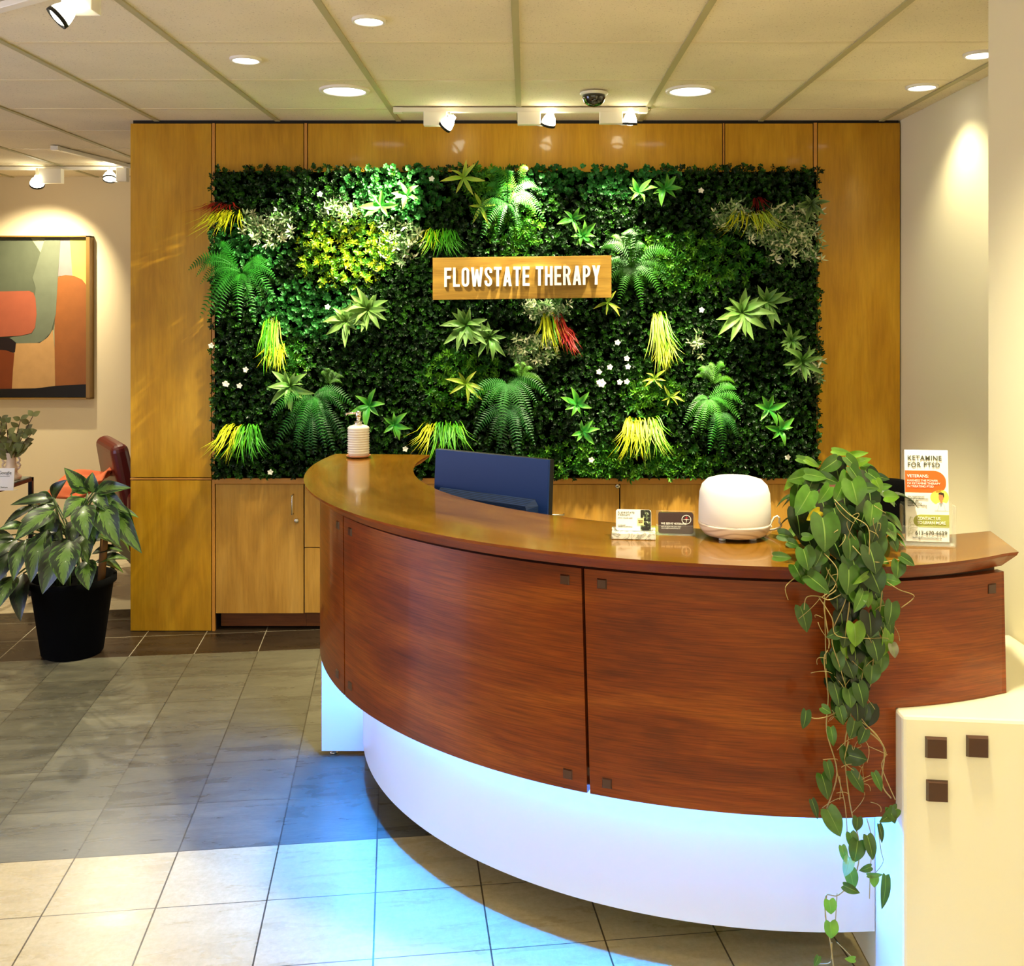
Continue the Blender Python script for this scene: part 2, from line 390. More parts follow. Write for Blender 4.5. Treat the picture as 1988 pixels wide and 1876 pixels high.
# left room tracks
z1 = CEIL-.06
track((-4.4, 7.0, 0), (-2.72, 7.0, 0), 'white lighting track along the far left wall above the painting')
track((-2.80, 6.1, 0), (-2.66, 6.9, 0), 'short white lighting track running back beside the maple wall')
track_head(P(72, 356, 6.95), P(100, 349, 6.95), P(80, 540, 7.5), 'lit track light above the painting on the far left wall', 150, 85, (.15, .05, .05), .045, blend=1)
track_head(P(213, 345, 6.9), P(238, 343, 6.9), P(190, 800, 6.2), 'lit track light at the end of the short track by the maple wall', 90, 100, (.07, .05, .07), .042)
track((-2.4, 3.74, 0), (-1.18, 2.96, 0), 'lighting track cut off by the top left corner of the ceiling')
b0 = P(117, 30, 2.98)
track_head(b0, P(158, 8, 3.04), b0+Vector((-.7, -.35, -.75)), 'large nearest track light at the top left corner', 40, 90, (.09, .07, .05), .034)

b = MB(); cx, cy = .302, 4.61
t = thing('security_camera', (cx, cy, CEIL), 'small black dome security camera on the ceiling above the green wall', 'security camera')
b.lathe([(.062, 0), (.064, -.004), (.060, -.010), (.052, -.013)], 36, (cx, cy, CEIL)); b.build('mounting_ring', M_trackw, t, smooth=True)
b = MB(); b.lathe([(.053, -.012), (.052, -.026), (.044, -.045), (.028, -.058), (.012, -.063), (.001, -.064)], 36, (cx, cy, CEIL)); b.build('dome', mat('smoked_dome', (6, 6, 8), .06, coat=1), t, smooth=True)

# ------------------------------------------------------------------ reception desk
DC = (.75, 3.89)
def ss(ph):
    t = max(0, min(1, (ph-R_(-4))/R_(20))); return t*t
def arc(R, ph, k=0): R = R+k*ss(ph); return (DC[0]+R*math.sin(ph), DC[1]-R*math.cos(ph))
desk = thing('reception_desk', (.1, 3.0, 0), 'curved cherry wood reception desk with white underlit base', 'reception desk')
def sweep(b, sec, rng, n=72, uv=None):
    """sec: closed list of (R, k, z); rng(i, t) -> angle for section point i"""
    m_ = len(sec); v = []; uvs = []
    for j in range(n+1):
        for i, (R, k, z) in enumerate(sec):
            ph = rng(i, j/n); x, y = arc(R, ph, k); v.append((x, y, z)); 
            if uv: uvs.append(uv(R, k, z, ph))
    f = [(j*m_+i, (j+1)*m_+i, (j+1)*m_+(i+1) % m_, j*m_+(i+1) % m_) for j in range(n) for i in range(m_)]
    f.append(tuple(range(m_))); f.append(tuple(n*m_+i for i in range(m_))[::-1])
    b.add(v, f); return uvs
WK = -.046
ZW0, ZW1 = .475, 1.022
def wpanel(segs):
    b = MB(); uvs = []
    for a0, a1, z0, z1, lean in segs:
        sec = [(1.50, WK, z0), (1.50, WK, z1), (1.478, WK, z1), (1.478, WK, z0)]
        def rng(i, t, a0=a0, a1=a1, lean=lean):
            z = sec[i][2]; l0, l1 = lean; k = (z-ZW1)/(ZW0-ZW1)
            return R_(a0+l0*k+(a1+l1*k-a0-l0*k)*t)
        uvs += sweep(b, sec, rng, 48, lambda R, k, z, ph: (ph*1.5+3, z+.7*0))
    return b.build('wood_panel', M_front, desk, uvs=uvs)
wpanel([(-101, -61.2, ZW0, ZW1, (0, .5))])
wpanel([(-60.9, -24.25, ZW0, ZW1, (.5, .6))])
# split at the notch over the white pedestal
phn = math.degrees(math.asin((.862-.75)/1.5))
wpanel([(-23.95, phn, ZW0, ZW1, (.6, 0)), (phn, 16.2, .727, ZW1, (0, .55))])
b = MB()
sweep(b, [(1.476, WK, ZW0+.01), (1.476, WK, ZW1+.02), (1.44, WK, ZW1+.02), (1.44, WK, ZW0+.01)], lambda i, t: R_(-100.5+(phn-.2+100.5)*t), 60)
sweep(b, [(1.476, WK, .73), (1.476, WK, ZW1+.02), (1.44, WK, ZW1+.02), (1.44, WK, .73)], lambda i, t: R_(phn+(15.9-phn)*t), 20)
b.build('backing_board', mat('backing_brown', (60, 26, 12), .6), desk)
def plug(parent, p, nx, s=.0125, d=.004, m=M_plug, taper=.8):
    """square button at p facing direction nx (xy unit)"""
    n = Vector((nx[0], nx[1], 0)); u = Vector((-n.y, n.x, 0)); p = Vector(p); z = Vector((0, 0, 1)); v = []
    for q, k in ((0, 1), (d, taper)):
        for a, c in ((-1, -1), (1, -1), (1, 1), (-1, 1)): v.append(p+n*q+u*a*s*k+z*c*s*k)
    b = MB(); b.add(v, [(3, 2, 1, 0), (4, 5, 6, 7), (0, 1, 5, 4), (1, 2, 6, 5), (2, 3, 7, 6), (3, 0, 4, 7)])
    return b.build('square_plug', m, parent)
for ph, z in ((-25.9, .990), (-22.2, .990), (-25.6, .512), (-21.7, .508), (-58.7, .985), (-63.0, .985), (-58.7, .52), (-63.2, .52), (14.6, .985)):
    a = R_(ph); x, y = arc(1.5, a, WK); plug(desk, (x, y, z), (math.sin(a), -math.cos(a)), .0125, .004)
# counter top with undercut bevel
sec = [(1.17, .087, 1.07), (1.555, -.087, 1.07), (1.553, -.087, 1.062), (1.518, -.075, 1.033), (1.21, .075, 1.033), (1.172, .087, 1.062)]
xe = [1.228, 1.19, 1.186, 1.155, 1.19, 1.224]; ye = [4.16, 4.19, 4.19, 4.165, 4.165, 4.16]
def phend(i):
    R, k, z = sec[i]; lo, hi = 0, R_(40)
    for _ in range(40):
        mid = (lo+hi)/2
        if arc(R, mid, k)[0] < xe[i]: lo = mid
        else: hi = mid
    return lo
pe = [phend(i) for i in range(6)]
ps = [-math.acos(max(-1, min(1, (DC[1]-ye[i])/sec[i][0]))) for i in range(6)]
b = MB(); uvs = sweep(b, sec, lambda i, t: ps[i]+(pe[i]-ps[i])*t, 110, lambda R, k, z, ph: (ph*1.36+5, R*1.0))
b.mi = [0 if (q < 110*6 and q % 6 == 0) else 1 for q in range(len(b.f))]
b.build('countertop', [M_top, M_front], desk, uvs=uvs)
# white curved base, lit strip, underside
b = MB(); sweep(b, [(1.35, 0, .12), (1.35, 0, .535), (1.325, 0, .535), (1.325, 0, .12)], lambda i, t: R_(-92+(4.7+92)*t), 80)
b.build('base_panel', M_white, desk, smooth=False)
b = MB(); sweep(b, [(1.10, 0, .14), (1.10, 0, .60), (1.08, 0, .60), (1.08, 0, .14)], lambda i, t: R_(-92+(5+92)*t), 60)
b.build('body', M_dark, desk)
b = MB(); sweep(b, [(1.476, 0, .507), (1.476, 0, .527), (1.355, 0, .527), (1.355, 0, .507)], lambda i, t: R_(-98+(3.5+98)*t), 60)
b.build('underside', M_white, desk)
M_led = mat('blue_led', (255, 255, 255), .5, emit=(30, 120, 255), es=1)
M_led.node_tree.nodes['Principled BSDF'].inputs['Emission Color'].default_value = (.004, .20, 1.0, 1)
M_led.node_tree.nodes['Principled BSDF'].inputs['Emission Strength'].default_value = 620
b = MB(); sweep(b, [(1.372, 0, .502), (1.372, 0, .506), (1.360, 0, .506), (1.360, 0, .502)], lambda i, t: R_(-86+(3.2+86)*t), 60)
tag(b.build('led_strip', M_led, desk), 'glowing blue light strip')
b = MB(); b.box(-.758, -.42, 3.812, 3.84, .022, 1.02); ep = b.build('end_panel', M_white, desk, bevel=.001)
for x in (-.72, -.5):
    b = MB(); b.lathe([(.016, 0), (.016, .006), (.007, .008), (.007, .024)], 16, (x, 3.85, 0)); b.build('foot', M_chrome, ep, smooth=True)
for ph in (-75, -50, -25, 0):
    x, y = arc(1.0, R_(ph)); b = MB(); b.lathe([(.02, 0), (.02, .01), (.01, .012), (.01, .14)], 14, (x, y, 0)); b.build('foot', M_chrome, desk, smooth=True)
    b = MB()
b = MB(); sweep(b, [(.98, 0, .13), (.98, 0, .145), (1.33, 0, .145), (1.33, 0, .13)][::-1], lambda i, t: R_(-91+(4.6+91)*t), 50); b.build('bottom_rail', M_dark, desk)
b = MB(); b.add([(.863, 2.357, 0), (1.385, 2.30, 0), (1.385, 2.95, 0), (.863, 2.95, 0), (.861, 2.357, .726), (1.385, 2.30, .726), (1.385, 2.95, .726), (.861, 2.95, .726)],
    [(3, 2, 1, 0), (4, 5, 6, 7), (0, 1, 5, 4), (1, 2, 6, 5), (2, 3, 7, 6), (3, 0, 4, 7)])
pd = b.build('pedestal', mat('cream_laminate', (240, 234, 206), .4), desk, bevel=.008, seg=2)
nn = Vector((-.109, -1)).normalized()
for x, y in ((1817, 1451), (1897, 1449), (1819, 1535)):
    d = 2.35-.0; X = (x-VX)*d/F; Y = 2.357-(X-.863)*.109; X = (x-VX)*Y/F
    plug(pd, (X, Y+.001, EYE-(y-VY)*Y/F), nn, .0245, .012, M_plug, .86)
b = MB(); sweep(b, [(.78, 0, .735), (.78, 0, .76), (1.437, -.05, .76), (1.437, -.05, .735)][::-1], lambda i, t: R_(-96+(11+96)*t), 60)
b.build('work_surface', M_white, desk)

# ------------------------------------------------------------------ things on the counter
CT = 1.07
M_paper = mat('white_paper', (245, 243, 238), .6)
M_ink = mat('grey_green_ink', (72, 74, 60), .6); M_orange = mat('orange_print', (232, 98, 22), .5)
M_olive = mat('olive_print', (166, 170, 78), .5); M_yel = mat('yellow_print', (240, 232, 96), .5)
M_hair = mat('brown_print', (60, 36, 20), .5); M_skin = mat('tan_print', (214, 130, 84), .5); M_greyp = mat('grey_print', (150, 160, 166), .5)
M_acr = mat('clear_acrylic', (250, 255, 250), .03)
_t = N(M_acr, 'ShaderNodeBsdfTransparent'); _l = N(M_acr, 'ShaderNodeLayerWeight'); _l.inputs[0].default_value = .35
_g = N(M_acr, 'ShaderNodeMath', operation='MULTIPLY_ADD'); L(M_acr, _l.outputs['Facing'], _g.inputs[0]); _g.inputs[1].default_value = .35; _g.inputs[2].default_value = .03
_x = N(M_acr, 'ShaderNodeMixShader'); L(M_acr, _g.outputs[0], _x.inputs[0]); L(M_acr, _t.outputs[0], _x.inputs[1]); L(M_acr, M_acr.node_tree.nodes['Principled BSDF'].outputs[0], _x.inputs[2])
L(M_acr, _x.outputs[0], M_acr.node_tree.nodes['Material Output'].inputs[0])

def soap():
    p = PZ(696, 888, CT); X, Y = p.x, p.y
    dish = thing('soap_dish', (X, Y, CT), 'small round saucer under the soap dispenser on the desk end', 'saucer')
    b = MB(); b.lathe([(.035, 0), (.046, .004), (.049, .009), (.047, .010), (.040, .006), (.001, .006)], 40, (X, Y, CT+.0005)); b.build('saucer', mat('terracotta_glaze', (196, 130, 90), .3, coat=.5), dish, smooth=True)
    z = CT+.0075
    t = thing('soap_dispenser', (X, Y, z), 'white ribbed ceramic soap dispenser with chrome pump', 'soap dispenser')
    prof = [(.036, 0), (.040, .003)]
    for k in range(10):
        zz = .008+k*.0095; prof += [(.0405, zz), (.0435, zz+.003), (.0435, zz+.006), (.0405, zz+.009)]
    prof += [(.0435, .106), (.042, .112), (.034, .118), (.018, .122), (.014, .1225)]
    b = MB(); b.lathe(prof, 48, (X, Y, z)); b.build('bottle', mat('white_ceramic', (232, 226, 214), .35, coat=.4), t, smooth=True)
    b = MB(); b.lathe([(.015, .120), (.016, .124), (.016, .135), (.010, .137), (.008, .137), (.008, .150), (.010, .151), (.0115, .153), (.0115, .173), (.009, .176), (.001, .177)], 28, (X, Y, z))
    b.tube([(X, Y, z+.168), (X-.03, Y, z+.168), (X-.047, Y, z+.166), (X-.049, Y, z+.160)], .004, 10)
    b.build('pump', mat('chrome', (225, 222, 220), .12, 1), t, smooth=True)
soap()

def diffuser():
    p = PZ(1426, 1050, CT); X, Y = p.x, p.y+.085; r = .0925
    Y = 2.655; X = (1426-VX)*Y/F
    t = thing('aroma_diffuser', (X, Y, CT), 'round white aroma diffuser with pale grained base', 'diffuser')
    mg = mat('pale_grain', (226, 208, 192), .35, coat=.3)
    wv = N(mg, 'ShaderNodeTexWave', wave_type='RINGS', rings_direction='Y'); wv.inputs['Scale'].default_value = 10; wv.inputs['Distortion'].default_value = 5; wv.inputs['Detail'].default_value = 2
    L(mg, coords(mg, 'Object', (1, 1, 2.5)), wv.inputs['Vector']); base(mg, ramp(mg, wv.outputs[0], [(0, (196, 176, 160)), (.35, (232, 216, 202)), (1, (236, 222, 208))]))
    b = MB(); b.lathe([(.062, .006), (.078, .010), (.088, .022), (.0925, .036), (.0925, .040), (.0905, .040)], 56, (X, Y, CT)); b.build('base', mg, t, smooth=True)
    b = MB(); b.lathe([(.0905, .040), (.0918, .044), (.0915, .08), (.0895, .115), (.083, .135), (.070, .148), (.050, .154), (.001, .156)], 56, (X, Y, CT)); b.build('cover', mat('matt_white_plastic', (240, 236, 232), .5), t, smooth=True)
    for k in range(4):
        a = PI/4+k*PI/2; b = MB(); b.lathe([(.009, .001), (.009, .009)], 14, (X+.055*math.cos(a), Y+.055*math.sin(a), CT)); b.build('foot', M_white, t)
    b = MB(); c0 = Vector((X+.088, Y, CT+.02))
    pts = [c0, c0+Vector((.006, 0, .016)), c0+Vector((.014, 0, .03)), c0+Vector((.022, 0, .034)), c0+Vector((.028, 0, .028)), c0+Vector((.027, 0, .018)), c0+Vector((.034, .004, .010)), c0+Vector((.031, .01, .002)), c0+Vector((.02, .02, -.005)), c0+Vector((.0, .04, -.012)), c0+Vector((.03, .1, -.014)), c0+Vector((.035, .17, -.0165))]
    b.tube(pts, .0028, 8); b.build('power_cord', M_white, t, smooth=True)
diffuser()

def rot(p, yaw, tilt=0): return Matrix.Translation(p) @ Matrix.Rotation(yaw, 4, 'Z') @ Matrix.Rotation(tilt, 4, 'X')
def rrect(x0, x1, z0, z1, r, n=5):
    pts = []
    for cx, cz, a in ((x1-r, z1-r, 0), (x0+r, z1-r, PI/2), (x0+r, z0+r, PI), (x1-r, z0+r, 1.5*PI)):
        pts += [(cx+r*math.cos(a+PI/2*i/n), cz+r*math.sin(a+PI/2*i/n)) for i in range(n+1)]
    return pts
def cards():
    # marble card stand
    p = Vector(((1230-VX)*2.645/F, 2.645, CT)); mt = rot(p, R_(-6))
    t = thing('card_stand', p, 'small white marble stand holding white business cards', 'card holder')
    mm = mat('white_marble', (236, 232, 226), .25, coat=.4); nz = noise(mm, coords(mm, 'Object'), 28, 6, .6, 1.5)
    base(mm, ramp(mm, nz.outputs[0], [(.42, (238, 234, 228)), (.5, (150, 152, 140)), (.56, (240, 236, 230))]))
    b = MB(); b.box(-.056, .056, -.026, .02, .0005, .017); b.box(-.056, .056, .006, .02, .017, .024); b.xf(mt); b.build('stand', mm, t, bevel=.002)
    m2 = mt @ Matrix.Translation((0, -.001, .018)) @ Matrix.Rotation(R_(-10), 4, 'X')
    c = thing('business_card', p+Vector((0, 0, .018)), 'white business card with a floral strip standing in the marble stand', 'business card')
    b = MB(); b.prism_xz(rrect(-.045, .045, 0, .054, .006), 0, .004); b.xf(m2); b.build('card', M_paper, c)
    b = MB(); b.prism_xz([(x, z) for x, z in rrect(-.02, .045, 0, .054, .006) if x > .017]+[(.017, 0), (.017, .054)][::-1] if False else [(.018, .001), (.044, .001), (.0445, .048), (.040, .0535), (.018, .0535)], -.0005, 0); b.xf(m2)
    mf = mat('floral_print', (20, 18, 14), .5); nz = noise(mf, coords(mf, 'Object'), 160, 3, .6)
    base(mf, ramp(mf, nz.outputs[0], [(.5, (24, 20, 16)), (.6, (90, 110, 70)), (.7, (220, 220, 200))])); b.build('floral_strip', mf, c)
    b = MB(); b.prism_xz([(.010, .014), (.026, .014), (.026, .032), (.010, .032)], -.0009, -.0004); b.xf(m2); b.build('yellow_square', mat('cream_print', (244, 224, 150), .5), c)
    T = m2
    text('FLOWSTATE\nTHERAPY', .0062, M_ink, c, T @ Matrix.Translation((-.040, -.0008, .044)), sp=1.3)
    text('OTTAWA  WELLNESS  CLINIC', .0028, M_ink, c, T @ Matrix.Translation((-.040, -.0008, .0315)))
    text('613-670-6629\nhello@flowstatetherapy.ca', .0034, M_ink, c, T @ Matrix.Translation((-.040, -.0008, .013)))
    text('BOOK\nNOW', .0042, M_hair, c, T @ Matrix.Translation((.018, -.0012, .0245)), align='CENTER', bold=.0001)
    # acrylic holder with dark cards
    p = Vector(((1312-VX)*2.68/F, 2.68, CT)); mt = rot(p, R_(-6))
    t = thing('card_holder', p, 'clear acrylic holder with dark business cards beside the diffuser', 'card holder')
    b = MB(); b.box(-.05, .05, .012, .0145, .001, .06); b.box(-.05, .05, -.012, -.0095, .001, .026); b.box(-.05, .05, -.012, .03, .0005, .003); b.box(.0475, .05, -.012, .03, .001, .045); b.box(-.05, -.0475, -.012, .012, .001, .026)
    b.xf(mt); b.build('acrylic_tray', M_acr, t)
    c = thing('business_card', p+Vector((0, 0, .004)), 'dark brown business card with a round white emblem in the acrylic holder', 'business card')
    b = MB(); b.prism_xz(rrect(-.045, .045, .004, .058, .006), -.004, .008); b.xf(mt); b.build('card', mat('dark_card', (58, 34, 34), .35, coat=.3), c)
    text('WE SERVE VETERANS', .0068, M_paper, c, mt @ Matrix.Translation((-.038, -.0045, .0275)), bold=.00015)
    text('ASK US HOW WE CAN HELP\nveterans@flowstatetherapy.ca', .0040, M_paper, c, mt @ Matrix.Translation((-.038, -.0045, .0205)))
    b = MB(); o = (.027, .041)
    for R0, R1 in ((.0105, .0122),):
        v = []
        for i in range(32):
            a = 2*PI*i/32
            for r in (R0, R1): v.append((o[0]+r*math.cos(a), -.0046, o[1]+r*math.sin(a)))
        b.add(v, [(2*i, 2*i+1, (2*i+3) % 64, (2*i+2) % 64) for i in range(32)])
    for k in range(4):
        a = k*PI/2; d = Vector((math.cos(a), 0, math.sin(a))); n = Vector((-d.z, 0, d.x)); q = Vector((o[0], -.0047, o[1]))
        b.add([q+n*.0012, q+d*.0102, q-n*.0012], [(0, 1, 2)])
    b.xf(mt); b.build('round_emblem', M_paper, c)
    b = MB(); b.add([(o[0]-.004, -.0048, o[1]+.001), (o[0]+.0005, -.0048, o[1]+.009), (o[0]+.004, -.0048, o[1]+.003)], [(0, 1, 2)]); b.xf(mt); b.build('red_mark', mat('red_print', (170, 30, 40), .5), c)
cards()

def brochure():
    Y = 2.56; p = Vector(((1801-VX)*Y/F, Y, CT)); yaw = R_(-7); mt = rot(p, yaw)
    t = thing('brochure_holder', p, 'clear acrylic brochure holder at the right end of the counter', 'brochure holder')
    b = MB(); b.box(-.062, .062, .012, .0145, .002, .105); b.box(-.062, .062, -.016, -.0135, .008, .05); b.box(-.062, .062, -.016, .03, .0005, .004)
    b.box(-.064, -.0615, -.016, .014, .002, .10); b.box(.0615, .064, -.016, .014, .002, .10)
    b.xf(mt); b.build('acrylic_pocket', M_acr, t)
    m2 = mt @ Matrix.Translation((0, .002, .009)) @ Matrix.Rotation(R_(-4), 4, 'X')
    c = thing('brochure', p+Vector((0, 0, .009)), 'tall white folded brochure about treatment standing in the acrylic holder', 'brochure')
    W, H = .052, .226
    b = MB(); b.box(-W, W, -.003, .004, 0, H); b.xf(m2); b.build('paper', M_paper, c, bevel=.0005)
    def sh(poly, m, nm, y=-.0034): b = MB(); b.prism_xz(poly, y, -.003); b.xf(m2); b.build(nm, m, c)
    def pz(v): return H*(1-v)
    arcp = [(-W, pz(.465)), (.022, pz(.465))]+[(.024+.022*math.sin(a), pz(.37)+(pz(.465)-pz(.37))*math.cos(a)) for a in [i*PI/2/8 for i in range(9)]]
    arcp += [(.046-.03*(1-math.cos(a)), pz(.34)+(pz(.225)-pz(.34))*math.sin(a)) for a in [i*PI/2/8 for i in range(9)]]+[(-W, pz(.225))]
    sh(arcp, M_orange, 'orange_shape')
    sh([(.034+.026*math.cos(a)*(1 if math.cos(a) < 0 else .69), pz(.515)+.019*math.sin(a)) for a in [i*2*PI/28 for i in range(28)]], M_yel, 'yellow_circle')
    g = [(-.016+.0175*math.cos(a), pz(.775)+.0155*math.sin(a)) for a in [PI/2+i*PI/12 for i in range(13)]]+[(W, pz(.845)), (W, pz(.705))]
    sh(g, M_olive, 'green_shape')
    # printed doctor in a white coat
    sh([(.018, pz(.66)), (.050, pz(.66)), (.050, pz(.60)), (.044, pz(.575)), (.034, pz(.562)), (.024, pz(.58)), (.018, pz(.61))], M_paper, 'printed_coat', -.0037)
    sh([(.0285, pz(.575)), (.033, pz(.625)), (.038, pz(.57))], M_greyp, 'printed_collar', -.0039)
    sh([(.0335+.0058*math.cos(a), pz(.512)+.0098*math.sin(a)) for a in [i*PI/10 for i in range(20)]], M_skin, 'printed_face', -.0041); sh([(.0315, pz(.58)), (.0315, pz(.54)), (.037, pz(.54)), (.0365, pz(.575))], M_skin, 'printed_neck', -.00405)
    sh([(.0272, pz(.482)), (.0285, pz(.464)), (.034, pz(.458)), (.0395, pz(.465)), (.0412, pz(.488)), (.0402, pz(.516)), (.0386, pz(.514)), (.0378, pz(.490)), (.032, pz(.484))], M_hair, 'printed_hair', -.0043)
    for q_ in (.0315, .0355): sh([(q_-.0005, pz(.508)), (q_+.0005, pz(.508)), (q_+.0005, pz(.504)), (q_-.0005, pz(.504))], M_hair, 'printed_eye', -.0043)
    sh([(.024, pz(.66)), (.0247, pz(.66)), (.0300, pz(.58)), (.0293, pz(.58))], M_greyp, 'printed_line', -.0041); sh([(.043, pz(.66)), (.0437, pz(.66)), (.0392, pz(.58)), (.0385, pz(.58))], M_greyp, 'printed_line', -.0041)
    T = lambda x, v: m2 @ Matrix.Translation((x, -.0046, pz(v)))
    text('KETAMINE\nFOR PTSD', .0168, M_ink, c, T(-.046, .112), xs=.95, bold=.0002, sp=1.12).data.transform(Matrix.Identity(4))
    text('VETERANS:', .0105, M_paper, c, T(-.0475, .30), xs=1, bold=.0001)
    text('HARNESS THE POWER\nOF KETAMINE THERAPY\nIN TREATING PTSD', .0072, M_paper, c, T(-.0475, .345), xs=1.02, bold=0)
    text('Our experienced\nmedical professionals\noffer a safe,\ncompassionate\napproach to healing', .0055, M_ink, c, T(-.047, .515), xs=1.05)
    text('CONTACT US\nTO LEARN MORE', .0105, M_paper, c, T(-.025, .762), xs=.84, bold=.0001)
    text('613-670-6629', .0140, M_ink, c, T(-.030, .925), xs=.97, bold=.00015)
    text('hello@flowstatetherapy.ca', .0065, M_ink, c, T(-.036, .965), xs=.98)
    # thin line drawing of a leaf sprig
    b = MB()
    for (x0, v0, x1, v1, k) in ((-.046, .95, -.040, .73, .003), (-.044, .80, -.036, .735, .004), (-.045, .86, -.032, .815, .004), (-.046, .92, -.034, .875, .004)):
        for s in (-1, 1):
            A = Vector((x0, -.0038, pz(v0))); B = Vector((x1, -.0038, pz(v1))); d = (B-A).normalized(); n = Vector((-d.z, 0, d.x))
            b.tube([A+(B-A)*q+n*s*k*math.sin(PI*q) for q in [i/8 for i in range(9)]], .0002, 4)
    b.xf(m2); b.build('leaf_drawing', M_olive, c)
brochure()

def monitor():
    tl, tr = Vector((-.306, 3.47, 1.19)), Vector((.069, 3.17, 1.19))
    d = (tr-tl); W = d.length; d.normalize(); n = Vector((d.y, -d.x, 0)).normalized(); 
    if n.y > 0: n = -n
    c = (tl+tr)/2; yaw = math.atan2(d.y, d.x)
    m = Matrix.Translation((c.x, c.y, 1.19)) @ Matrix.Rotation(yaw, 4, 'Z') @ Matrix.Rotation(R_(-4), 4, 'X') @ Matrix.Rotation(R_(-.8), 4, 'Y')
    t = thing('computer_monitor', (c.x+.02, c.y+.05, .76), 'dark blue grey back of a computer monitor behind the curved counter', 'monitor')
    mb = mat('blue_black_plastic', (14, 44, 100), .45, spec=.25)
    b = MB(); b.box(-W/2, W/2, .0, .022, -.30, 0); b.xf(m); b.build('screen_shell', mb, t, bevel=.002)
    b = MB(); b.box(-W/2-.001, W/2+.001, .006, .026, -.301, .0015); b.xf(m); b.build('bezel', M_black, t, bevel=.002)
    b = MB(); h0 = -.125; b.add([(-W/2+.03, 0, h0), (W/2-.05, 0, h0), (W/2-.035, 0, h0-.02), (W/2-.035, 0, -.20), (-W/2+.015, 0, -.20), (-W/2+.015, 0, h0-.02),
        (-W/2+.045, -.035, h0-.02), (W/2-.06, -.035, h0-.02), (W/2-.055, -.035, h0-.03), (W/2-.055, -.035, -.19), (-W/2+.035, -.035, -.19), (-W/2+.035, -.035, h0-.03)],
        [(6, 7, 8, 9, 10, 11)[::-1]]+[(i, (i+1) % 6, (i+1) % 6+6, i+6)[::-1] for i in range(6)]+[(0, 1, 2, 3, 4, 5)])
    b.xf(m); mv = mat('vent_plastic', (16, 30, 60), .6, spec=.15)
    w_ = N(mv, 'ShaderNodeTexWave', bands_direction='Z'); w_.inputs['Scale'].default_value = 90; L(mv, coords(mv, 'Object'), w_.inputs['Vector']); base(mv, ramp(mv, w_.outputs[0], [(.3, (10, 20, 44)), (.6, (30, 52, 96))]))
    b.build('vent_housing', mv, t)
    b = MB(); b.box(-.03, .03, .022, .05, -.40, -.12); b.xf(m); b.build('stand_neck', M_black, t, bevel=.004)
    q = m @ Vector((0, .03, -.40)); b = MB(); b.lathe([(.11, 0), (.11, .008), (.10, .012), (.03, .014), (.03, q.z-.76+.02)], 36, (q.x, q.y, .76)); b.build('stand_foot', M_black, t, smooth=True)
monitor()

def office_chair():
    X, Y = 1.19, 3.58
    t = thing('office_chair', (X, Y, 0), 'black office chair behind the counter beside the trailing plant', 'office chair')
    b = MB(); n = 14
    v = []; f = []
    for k in range(9):
        z = .55+k/8*.55; wv = .23*(1-.25*(k/8)**3); 
        for i in range(n):
            u = -1+2*i/(n-1); v.append((X+u*wv, Y-.10-.05*(1-u*u)-.03*math.sin(k/8*3), z-.03*(u*u)*(k == 8)))
    for k in range(8):
        for i in range(n-1): f.append((k*n+i, k*n+i+1, (k+1)*n+i+1, (k+1)*n+i))
    b.add(v, f); o = b.build('backrest', mat('black_fabric', (6, 6, 7), .95, spec=.1), t, smooth=True); s = o.modifiers.new('s', 'SOLIDIFY'); s.thickness = .05; o.modifiers.new('b', 'SUBSURF').render_levels = 1
    b = MB(); b.prism_xz([(0, 0)]*0 or [(-.24, .44), (.24, .44), (.24, .50), (-.24, .50)], -.24, .22); b.xf(Matrix.Translation((X, Y+.12, 0))); b.build('seat', M_black, t, bevel=.03, seg=4)
    b = MB(); b.tube([(X, Y+.1, .44), (X, Y+.1, .08)], .025, 14); b.build('gas_post', M_chrome, t, smooth=True)
    b = MB(); b.tube([(X, Y+.3, .45), (X, Y-.08, .5), (X, Y-.09, .62)], .018, 8); b.build('back_bracket', M_black, t)
    for k in range(5):
        a = k*2*PI/5+.3; e = (X+.26*math.cos(a), Y+.1+.26*math.sin(a)); b = MB(); b.tube([(X, Y+.1, .09), (e[0], e[1], .065)], .018, 8, taper=.012); l = b.build('leg', M_black, t, smooth=True)
        b = MB(); b.lathe([(.02, -.012), (.027, -.01), (.027, .01), (.02, .012)], 18, (e[0], e[1], .027), mtx=Matrix.Rotation(PI/2, 4, 'X')); b.build('caster', M_black, l, smooth=True)
office_chair()

